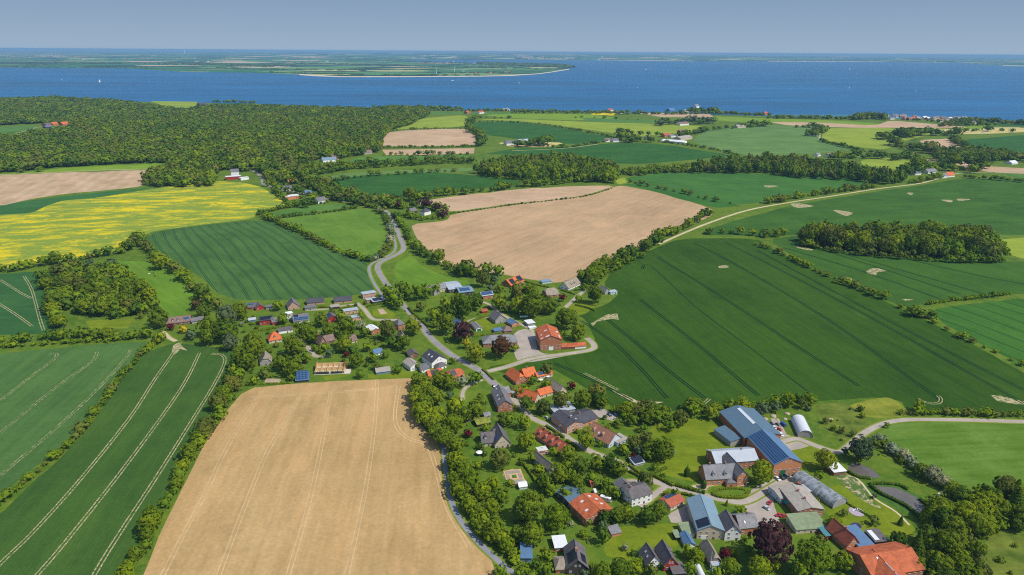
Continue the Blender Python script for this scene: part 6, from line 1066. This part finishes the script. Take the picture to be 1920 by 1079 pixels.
# ------------------------------------------------------------------ vehicles
def car_parts(L=4.3, W_=1.8, H=1.45, van=False):
    b = MB(); g = MB(); x0, x1 = -L / 2, L / 2; hb = H * .55; wy = W_ / 2
    prof = [(x0, .35), (x0 + .05, hb * .95), (x0 + .9, hb * 1.05), (x1 - .35, hb * 1.08), (x1, hb * .9), (x1, .35)]
    n = len(prof); vs = [(x, -wy, z) for x, z in prof] + [(x, wy, z) for x, z in prof]; b.add(vs, [tuple(range(n - 1, -1, -1)), tuple(range(n, 2 * n))] + [(i, (i + 1) % n, n + (i + 1) % n, n + i) for i in range(n)])
    if van: cab = [(x0 + .25, hb), (x0 + .75, H), (x1 - .12, H), (x1 - .04, hb)]
    else: cab = [(x0 + 1.0, hb), (x0 + 1.6, H), (x1 - 1.0, H), (x1 - .3, hb)]
    def ring(s, y): return [(x * s + (1 - s) * (cab[0][0] + cab[3][0]) / 2, y, z) for x, z in cab]
    lo = [(cab[0][0], hb), (cab[3][0], hb)]; c0 = [(cab[0][0], -wy * .95, hb), (cab[3][0], -wy * .95, hb), (cab[3][0], wy * .95, hb), (cab[0][0], wy * .95, hb)]; c1 = [(cab[1][0], -wy * .78, H - .05), (cab[2][0], -wy * .78, H - .05), (cab[2][0], wy * .78, H - .05), (cab[1][0], wy * .78, H - .05)]
    g.add(c0 + c1, [(0, 3, 2, 1), (4, 5, 6, 7), (0, 1, 5, 4), (1, 2, 6, 5), (2, 3, 7, 6), (3, 0, 4, 7)])
    r = MB(); r.box((cab[1][0] - .02, -wy * .8, H - .05), (cab[2][0] + .02, wy * .8, H + .02)); wm = []
    for x in (x0 + .8, x1 - .8):
        for y in (-wy + .05, wy - .05):
            w = MB(); w.cyl(x, .33, y - .11, y + .11, .33, n=12); w.v = [(q[0], q[2], q[1]) for q in w.v]; wm.append(w.me('wheel', M_TYRE))
    hl = []
    for y in (-wy + .3, wy - .3): m = MB(); m.box((x0 - .02, y - .18, .55), (x0 + .03, y + .18, .72)); hl.append(m.me('headlight', M_SKY))
    return b.me('body', M_FRAME), g.me('windows', M_GLASS), r.me('roof_panel', M_FRAME), wm, hl
CARM = {'car': car_parts(), 'van': car_parts(4.9, 1.95, 2.1, True)}
def paint(nm, c): return plain('paint_' + nm, c, .25, .03, .2, .6)
PAINT = {'white': paint('white', (.75, .76, .76)), 'silver': paint('silver', (.45, .47, .5)), 'black': paint('black', (.02, .022, .026)), 'red': paint('red', (.45, .02, .02)), 'blue': paint('blue', (.02, .07, .32)), 'dark blue': paint('dark_blue', (.02, .045, .10)), 'magenta': paint('magenta', (.5, .02, .16)), 'grey': paint('grey', (.15, .16, .18))}
def car(u, v, ang, colr, label, kind='car'):
    p = P(u, v, .5); r = empty('parked_car' if kind == 'car' else 'parked_van', p, ang); tag(r, label, kind, 'cars parked in the village'); b, g, t, wm, hl = CARM[kind]
    for nm, me in (('body', b), ('roof_panel', t)):
        o = link(bpy.data.objects.new(nm, me), r); o.material_slots[0].link = 'OBJECT'; o.material_slots[0].material = PAINT[colr]
    link(bpy.data.objects.new('windows', g), r)
    for w in wm: link(bpy.data.objects.new('wheel', w), r)
    for w in hl: link(bpy.data.objects.new('headlight', w), r)
for a in [(1437, 953, 2.2, 'silver', 'silver-white car alone on the farm yard, nearest the beech'), (1458, 898, 1.9, 'white', 'white car parked first beside the solar-roofed hall'), (1467, 896, 1.9, 'black', 'black car parked between white car and larger dark van'), (1474, 893, 1.9, 'grey', 'dark grey van parked before the green gate', 'van'), (1492, 891, .2, 'black', 'black car parked sideways at the hall corner'),
          (1125, 766, 1.9, 'grey', 'dark people carrier behind the charcoal-roofed brick house', 'van'), (1143, 778, 2.0, 'dark blue', 'dark blue car beside a bright blue one on the gravel pull-in'), (1153, 777, 1.8, 'blue', 'bright blue car on the gravel pull-in by the crop'), (1026, 784, 2.1, 'silver', 'silver estate car in the shade left of the charcoal-roofed house'),
          (985, 743, .2, 'black', 'black car under the trees by the orange cottage'), (926, 725, 2.0, 'dark blue', 'blue car beside the top end of the long dark farmhouse'), (1291, 982, 1.7, 'magenta', 'magenta car in the shade of the steel-blue hall'),
          (1460, 966, .3, 'red', 'bright red car in front of the farm shop'), (1469, 968, .3, 'red', 'second red car tucked beside the bright red one'), (1447, 795, 2.1, 'black', 'black car nearest the huge blue-grey hall'), (1459, 796, 1.9, 'grey', 'grey car between black and blue ones beside the huge hall'), (1469, 797, 1.9, 'blue', 'blue van beside the huge hall at the gravel heap', 'van'),
          (1461, 805, 2.2, 'red', 'dark red car below the three parked by the huge hall'), (1465, 815, 1.7, 'white', 'white car at the lower corner of the huge hall'), (761, 583, 2.1, 'silver', 'silver car driving on the main village road'), (1443, 943, .9, 'red', 'small red vehicle by the farm shop wall'), (1012, 745, 1, 'white', 'white car beside the orange L-shaped cottage'),
          (912, 550, .3, 'black', 'black car on the lane beside the blue solar brick house'), (1080, 544, .5, 'black', 'black car in front of the blue-gabled thatched house'), (1452, 796 + 6, 2.1, 'white', 'white trailer-length car behind the red one by the hall'), (1116, 925, 1.7, 'white', 'white van parked beside the campervan', 'van')]: car(*a)
def motorhome():
    r = empty('campervan', P(1136, 937, 1.0), math.pi - .45); tag(r, 'large white campervan parked in the yard of the white two-storey house', 'campervan')
    b = MB(); n_ = [(-3.4, .4), (-3.4, 1.2), (-2.7, 1.9), (-2.9, 2.6), (-2.4, 2.95), (3.4, 2.95), (3.4, .4)]; k = len(n_); b.add([(x, -1.1, z) for x, z in n_] + [(x, 1.1, z) for x, z in n_], [tuple(range(k - 1, -1, -1)), tuple(range(k, 2 * k))] + [(i, (i + 1) % k, k + (i + 1) % k, k + i) for i in range(k)]); b.obj('body', PAINT['white'], r)
    g = MB(); g.slab([(-3.42, -.95, 1.25), (-3.42, .95, 1.25), (-2.72, .95, 1.95), (-2.72, -.95, 1.95)], .03, (-.03, 0, .03)); g.obj('windscreen', M_GLASS, r)
    for x in (-1.2, .8, 2.3):
        for y in (-1.12, 1.12): m = MB(); m.box((x - .4, y - .02, 1.6), (x + .4, y + .02, 2.2)); m.obj('side_window', M_GLASS, r)
    for x in (-2.4, 2.0):
        for y in (-1.0, 1.0): w = MB(); w.cyl(x, .36, y - .13, y + .13, .36, n=12); w.v = [(q[0], q[2], q[1]) for q in w.v]; w.obj('wheel', M_TYRE, r)
    for x in (-1, 1.2): m = MB(); m.box((x - .35, -.35, 2.96), (x + .35, .35, 3.08)); m.obj('roof_hatch', M_SKY, r)
motorhome()
# ------------------------------------------------------------------ garden and yard furniture
def parasol(u, v, label, r_=2.0, mat=M_FRAME):
    r = empty('parasol', P(u, v + 3)); tag(r, label, 'parasol'); m = MB(); n = 12; vs = [(0, 0, 2.9)] + [(r_ * math.cos(6.283 * i / n), r_ * math.sin(6.283 * i / n), 2.35) for i in range(n)] + [(0, 0, 2.85)]
    m.add(vs, [(0, 1 + i, 1 + (i + 1) % n) for i in range(n)] + [(n + 1, 1 + (i + 1) % n, 1 + i) for i in range(n)]); m.obj('canopy', mat, r); p = MB(); p.cyl(0, 0, 0, 2.85, .04); p.obj('pole', M_STEEL, r); b = MB(); b.cyl(0, 0, 0, .1, .35, n=10); b.obj('base', M_STONE, r)
parasol(899, 851, 'round white parasol on the lawn left of the brownish tree', 2.2); parasol(1014, 714, 'small white parasol on the terrace of the orange farmhouse', 1.6); parasol(1027, 708, 'square-looking white parasol by the pale extension', 1.4)
def trampoline(u, v, rr, label):
    r = empty('trampoline', P(u, v)); tag(r, label, 'trampoline'); m = MB(); m.cyl(0, 0, .78, .84, rr - .25, n=20); m.obj('jumping_mat', plain('mat_dark', (.035, .03, .06), .6), r); q = MB(); n = 20
    for i in range(n):
        a, b = 6.283 * i / n, 6.283 * (i + 1) / n; q.tube((rr * math.cos(a), rr * math.sin(a), .85), (rr * math.cos(b), rr * math.sin(b), .85), .12, .12, 5)
    q.obj('rim', plain('rim_purple', (.10, .09, .16), .6), r)
    for i in range(6): a = 6.283 * i / 6; l = MB(); l.tube((rr * math.cos(a), rr * math.sin(a), -.1), (rr * math.cos(a), rr * math.sin(a), .8), .04, .04, 5); l.obj('leg', M_STEEL, r)
trampoline(1606, 988, 2.6, 'dark round trampoline on the meadow below the round terrace'); trampoline(1098, 832, 1.6, 'small trampoline beside the blue-ended tiled house') if False else None
def terrace():
    r = empty('garden_terrace', P(1606, 960)); tag(r, 'round paved terrace with white loungers on the pond meadow', 'terrace'); m = MB(); m.cyl(0, 0, -.3, .12, 4.2, n=24); m.obj('paving', plain('paving_lilac', (.36, .30, .36), .8, .2, 1.5), r)
    for i, a in enumerate((.3, 1.5, 2.6)):
        q = MB(); q.box((-.35, -.9, .3), (.35, .7, .42)); q.slab([(-.35, .7, .42), (.35, .7, .42), (.35, 1.1, 1.1), (-.35, 1.1, 1.1)], .06); o = q.obj('lounger', M_FRAME, r); o.location = (math.cos(a) * 1.6, math.sin(a) * 1.6, .1); o.rotation_euler = (0, 0, a * 2)
terrace()
def pole(u, v, h, label, name='street_lamp', col=M_STEEL, head=True):
    r = empty(name, P(u, v)); tag(r, label, name.replace('_', ' ')); m = MB(); m.tube((0, 0, 0), (0, 0, h), .09, .05, 6); m.obj('pole', col, r)
    if head: q = MB(); q.tube((0, 0, h), (.9, 0, h + .15), .04, .04, 5); q.box((.7, -.12, h + .05), (1.25, .12, h + .17)); q.obj('lamp_head', M_FRAME, r)
for a in [(1048, 812, 6, 'street lamp in the lane beside the charcoal-roofed house'), (1309, 936, 6, 'street lamp beside the steel-blue hall'), (1398, 916, 4, 'short lamp at the manor lawn corner'), (803, 606, 5, 'street lamp at the village road near the silver car'), (1073, 557, 5, 'street lamp beside the crimson tree'), (864, 652, 5, 'street lamp across from the copper beech')]: pole(*a)
pole(1062, 530, 11, 'tall flagpole behind the blue-gabled thatched house', 'flagpole', M_FRAME, False); pole(1150, 556, 8, 'white flagpole by the crop-edge house', 'flagpole', M_FRAME, False); pole(1331, 1072, 12, 'leaning-looking tall white pole beside the container', 'flagpole', M_FRAME, False); pole(573, 382, 14, 'tall white mast in the roadside hamlet', 'mast', M_FRAME, False)
def stones(name, pts, label, cat, mk, s0, s1, n):
    for i, (u, v) in enumerate(pts):
        r = bmesh.new(); bmesh.ops.create_icosphere(r, subdivisions=2, radius=1); g = random.Random(i + len(pts)); s = g.uniform(s0, s1)
        for q in r.verts: q.co *= g.uniform(.75, 1.1); q.co.z *= .5; q.co *= s
        me = bpy.data.meshes.new(name); r.to_mesh(me); r.free(); me.materials.append(mk); o = link(bpy.data.objects.new(name, me)); o.location = P(u, v); tag(o, label[i], cat)
stones('rubble_heap', [(1450, 781), (1458, 788), (1472, 786), (1436, 786), (1476, 776), (1558, 787)], ['pale rubble heap nearest the huge hall roof edge', 'tan rubble heap among the yard debris', 'brown earth heap right of the yard debris', 'small sandy heap beside the huge hall', 'small stony heap on the grass above the earth heap', 'grey stone heap above the white polytunnel'], 'heap', plain('rubble', (.42, .33, .24), .95, .35, 1.5), 1.2, 2.6, 1)
def tank(u, v, ang, label, L=5, rr=.7):
    r = empty('water_tank', P(u, v), ang); tag(r, label, 'tank'); m = MB(); m.cyl(0, rr + .2, -L / 2, L / 2, rr, n=14, axis='x'); m.v = [(q[0], q[1], q[2]) for q in m.v]; m.v = [(q[0], q[1] - rr - .2, q[2] + rr + .2) for q in m.v]; m.obj('vessel', plain('tank_mint', (.55, .72, .66), .4, .05), r)
    for x in (-L / 3, L / 3): q = MB(); q.box((x - .15, -rr, 0), (x + .15, rr, .25)); q.obj('cradle', M_STEEL, r)
tank(1421, 776, 2.0, 'long mint-white tank at the edge of the huge blue-grey hall'); tank(982, 597, .1, 'mint-white tank on the grass behind the white-roofed shed', 8, .9)
def veg_beds():
    b = Block(952, 910, 986, 906, 15, .1, 0, 'p', 'f', None, 'gr'); FOOT.pop(); root = empty('vegetable_garden', b.c()); tag(root, 'fenced vegetable garden with orange paths and grey beds', 'garden'); o = root.location
    def sl(nm, x0, y0, x1, y1, z, mat): m = MB(); m.slab([b.pt(b.w * x, b.d * y, z) - o for x, y in ((x0, y0), (x1, y0), (x1, y1), (x0, y1))], .5); m.obj(nm, mat, root)
    sl('path_surface', 0, 0, 1, 1, .25, plain('path_orange', (.52, .33, .17), .9, .15, 1)); bd = plain('bed_grey', (.27, .25, .20), .95, .25, 1)
    for x0, y0, x1, y1 in ((.1, .08, .9, .28), (.1, .72, .9, .92), (.08, .33, .25, .66), (.75, .33, .92, .66)): sl('bed', x0, y0, x1, y1, .4, bd)
    sl('bed', .4, .4, .62, .6, .6, plain('bed_green', (.06, .15, .02), .95, .3, 1))
veg_beds()
def pergola():
    r = empty('awning', P(1016, 848), .35); tag(r, 'white slatted awning over a terrace between the grey cottage and hedge', 'awning'); m = MB()
    for i in range(6): m.box((-3.5, -2.4 + i * .9, 2.55), (3.5, -1.9 + i * .9, 2.65))
    m.obj('slats', M_FRAME, r)
    for x in (-3.3, 3.3):
        for y in (-2.2, 2.4): q = MB(); q.box((x - .06, y - .06, 0), (x + .06, y + .06, 2.55)); q.obj('post', M_STEEL, r)
    q = MB(); q.box((-4, -3, -.2), (4, 3, .08)); q.obj('deck', plain('deck_red', (.35, .2, .17), .9, .3, 1), r)
pergola()
def cow(u, v, ang, mat, label):
    p = P(u, v); o = bpy.data.objects.new('cow', None); m = MB(); T = lambda a, b, r0, r1, n=8: m.tube(a, b, r0, r1, n)
    T((-.85, 0, 1.15), (-.2, 0, 1.1), .36, .42); T((-.2, 0, 1.1), (.65, 0, 1.15), .42, .38); T((.6, 0, 1.2), (1.1, 0, 1.35), .27, .18); T((1.05, 0, 1.4), (1.5, 0, 1.15), .17, .10); T((-.95, 0, 1.3), (-1.05, 0, .6), .05, .03)
    for x in (-.7, .55):
        for y in (-.22, .22): T((x, y, 1.0), (x + .05, y, .5), .14, .08); T((x + .05, y, .52), (x, y, 0), .08, .07)
    for y in (-.2, .2): T((1.1, y * .6, 1.5), (1.05, y * 1.6, 1.55), .06, .02)
    bmx = m.me('cow', mat); o = link(bpy.data.objects.new('cow', bmx)); md = o.modifiers.new('r', 'REMESH'); md.mode = 'VOXEL'; md.voxel_size = .07; o.location = p; o.rotation_euler = (0, 0, ang); tag(o, label, 'cow', 'cows on the west pasture')
cow(280, 515, .3, M_FRAME, 'white cow standing on the pasture beside the copse'); cow(288, 513, 2.4, plain('hide_brown', (.09, .05, .03), .8), 'brown cow standing behind the white one'); cow(290, 519, 1.2, plain('hide_black', (.02, .02, .02), .8), 'black cow nearest the pasture trees')
# ------------------------------------------------------------------ boats, turbines, tower
def sailboat(u, v, k, ang, label):
    x, y = flat(u, v); r = empty('sailing_boat', (x, y, 0), ang); r.scale = (k, k, k); tag(r, label, 'sailing boat', 'sailing boats on the bay')
    h = MB(); st = [(-5.5, .9, .9), (-3, 1.5, .95), (1, 1.6, 1.05), (4, .9, 1.2), (6, .08, 1.4)]; vs = []
    for x_, w_, z_ in st: vs += [(x_, -w_, z_), (x_, -w_ * .5, -.3), (x_, w_ * .5, -.3), (x_, w_, z_)]
    fs = [(0, 1, 2, 3)] + [(4 * i + j, 4 * i + 4 + j, 4 * i + 5 + j, 4 * i + 1 + j) for i in range(4) for j in range(3)] + [(4 * i + 3, 4 * i + 7, 4 * i + 4, 4 * i) for i in range(4)] + [(16, 19, 18, 17)]
    h.add(vs, fs); h.obj('hull', M_FRAME, r); m = MB(); m.tube((1, 0, .8), (1, 0, 16), .12, .07, 6); m.obj('mast', M_STEEL, r)
    s1 = MB(); s1.slab([(.9, .02, 2), (-4.6, .5, 2.2), (.9, .02, 15.5)], .05, (0, .06, 0)); s1.obj('mainsail', M_FRAME, r); s2 = MB(); s2.slab([(5.6, 0, 1.6), (1.3, .6, 2.0), (1.2, .05, 14)], .05, (0, .06, 0)); s2.obj('jib', M_FRAME, r)
for i, (u, v, k, lb) in enumerate([(187, 154.5, 1.5, 'white sailing boat alone on the left part of the bay'), (116, 151, .7, 'faint small boat left of the lone left sailing boat'), (1156, 154, 1.4, 'sailing boat upper left of the brightest central boat'), (1195, 165, 1.6, 'bright white sailing boat in the middle of the bay'), (1592, 166, 1.2, 'small sailing boat below the right-centre pair'), (1852, 156, 1.7, 'tall white sailing boat near the right end of the bay'), (1593, 131, 2.2, 'sailing boat off the pale cliff'), (1694, 127, 2.2, 'sailing boat near the far harbour mouth'), (1672, 122.5, 2.0, 'faint sailing boat closest to the far harbour'), (1432, 134, 2.0, 'sailing boat in the centre of a far pair, right one'), (1328, 138, 2.2, 'sailing boat under the far sandy shore'), (1405, 133, 1.2, 'faint boat left of the far pair'), (1121, 175, .6, 'tiny boat near the centre shore'), (1556, 118.5, 2, 'faint sailing boat against the pale cliff')]): sailboat(u, v, k, [1.2, .3, 2.0, 1.6, .9, 1.9, .4][i % 7], lb)
def motorboat(u, v, k, label):
    x, y = flat(u, v); r = empty('motor_boat', (x, y, 0), .4); r.scale = (k, k, k); tag(r, label, 'motor boat', 'motor boats on the bay'); h = MB(); st = [(-5, 1.5, 1.2), (0, 1.7, 1.3), (3.5, 1.1, 1.6), (5.5, .1, 1.9)]; vs = []
    for x_, w_, z_ in st: vs += [(x_, -w_, z_), (x_, -w_ * .6, -.2), (x_, w_ * .6, -.2), (x_, w_, z_)]
    h.add(vs, [(0, 1, 2, 3)] + [(4 * i + j, 4 * i + 4 + j, 4 * i + 5 + j, 4 * i + 1 + j) for i in range(3) for j in range(3)] + [(4 * i + 3, 4 * i + 7, 4 * i + 4, 4 * i) for i in range(3)]); h.obj('hull', M_FRAME, r); c = MB(); c.box((-3, -1.1, 1.2), (1.5, 1.1, 2.9)); c.obj('cabin', M_FRAME, r)
motorboat(848, 152, 2.2, 'white motor boat below the peninsula beach'); motorboat(973, 156.5, 1.8, 'white motor boat right of the peninsula, alone'); motorboat(1211, 131, 3, 'white motor boat with a wake off the peninsula tip'); motorboat(1717, 171.5, 1.2, 'tiny motor boat on the right water')
def turbine(u, v, H, label):
    p = Vector((*flat(u, v), 0)); p.z = float(hgt(p.x, p.y)); r = empty('wind_turbine', p); tag(r, label, 'wind turbine', 'wind turbines on the peninsula'); m = MB(); m.tube((0, 0, 0), (0, 0, H), 3.4, 2.0, 10); m.obj('tower', M_FRAME, r); n = MB(); n.box((-2, -6, H - 1), (2, 5, H + 3)); n.obj('nacelle', M_FRAME, r)
    for i in range(3): a = .5 + 2.094 * i; b = MB(); b.tube((0, -6.5, H + 1), (math.cos(a) * 24, -6.5, H + 1 + math.sin(a) * 24), 1.6, .5, 5); b.obj('blade', M_FRAME, r)
turbine(818, 139, 62, 'left white wind turbine on the peninsula, two-bladed look'); turbine(852.5, 137.5, 66, 'right white wind turbine beside the yellow peninsula field')
def tower(u, v, H, rr, label):
    p = Vector((*flat(u, v), 0)); p.z = float(hgt(p.x, p.y)); r = empty('distant_tower', p); tag(r, label, 'tower'); m = MB(); m.tube((0, 0, 0), (0, 0, H), rr, rr * .8, 8); m.obj('shaft', M_FRAME, r); q = MB(); q.tube((0, 0, H * .72), (0, 0, H), rr * 1.3, rr * 1.2, 8); q.obj('head', M_FRAME, r)
tower(346, 102, 150, 24, 'pale tower on the far left horizon'); tower(963, 109, 110, 10, 'slim grey spire of the town across the bay'); tower(302, 101, 80, 26, 'small white block on the far left horizon')
# ------------------------------------------------------------------ the air between the near fields and the far shore
def haze():
    m = MB(); m.box((-95000, -900, -3), (95000, 72000, CAM_H + 6)); o = m.obj('haze', None or bpy.data.materials.new('haze_air')); mt = o.data.materials[0]; mt.use_nodes = True; t = mt.node_tree; t.nodes.clear(); out = _n(t, 'ShaderNodeOutputMaterial'); v = _n(t, 'ShaderNodeVolumePrincipled')
    v.inputs['Color'].default_value = (.31, .58, .85, 1); v.inputs['Density'].default_value = HAZE; t.links.new(v.outputs[0], out.inputs['Volume']); tag(o, 'thin blue air haze over the whole landscape', 'haze', kind='stuff')
HAZE = 3.7e-5
haze()
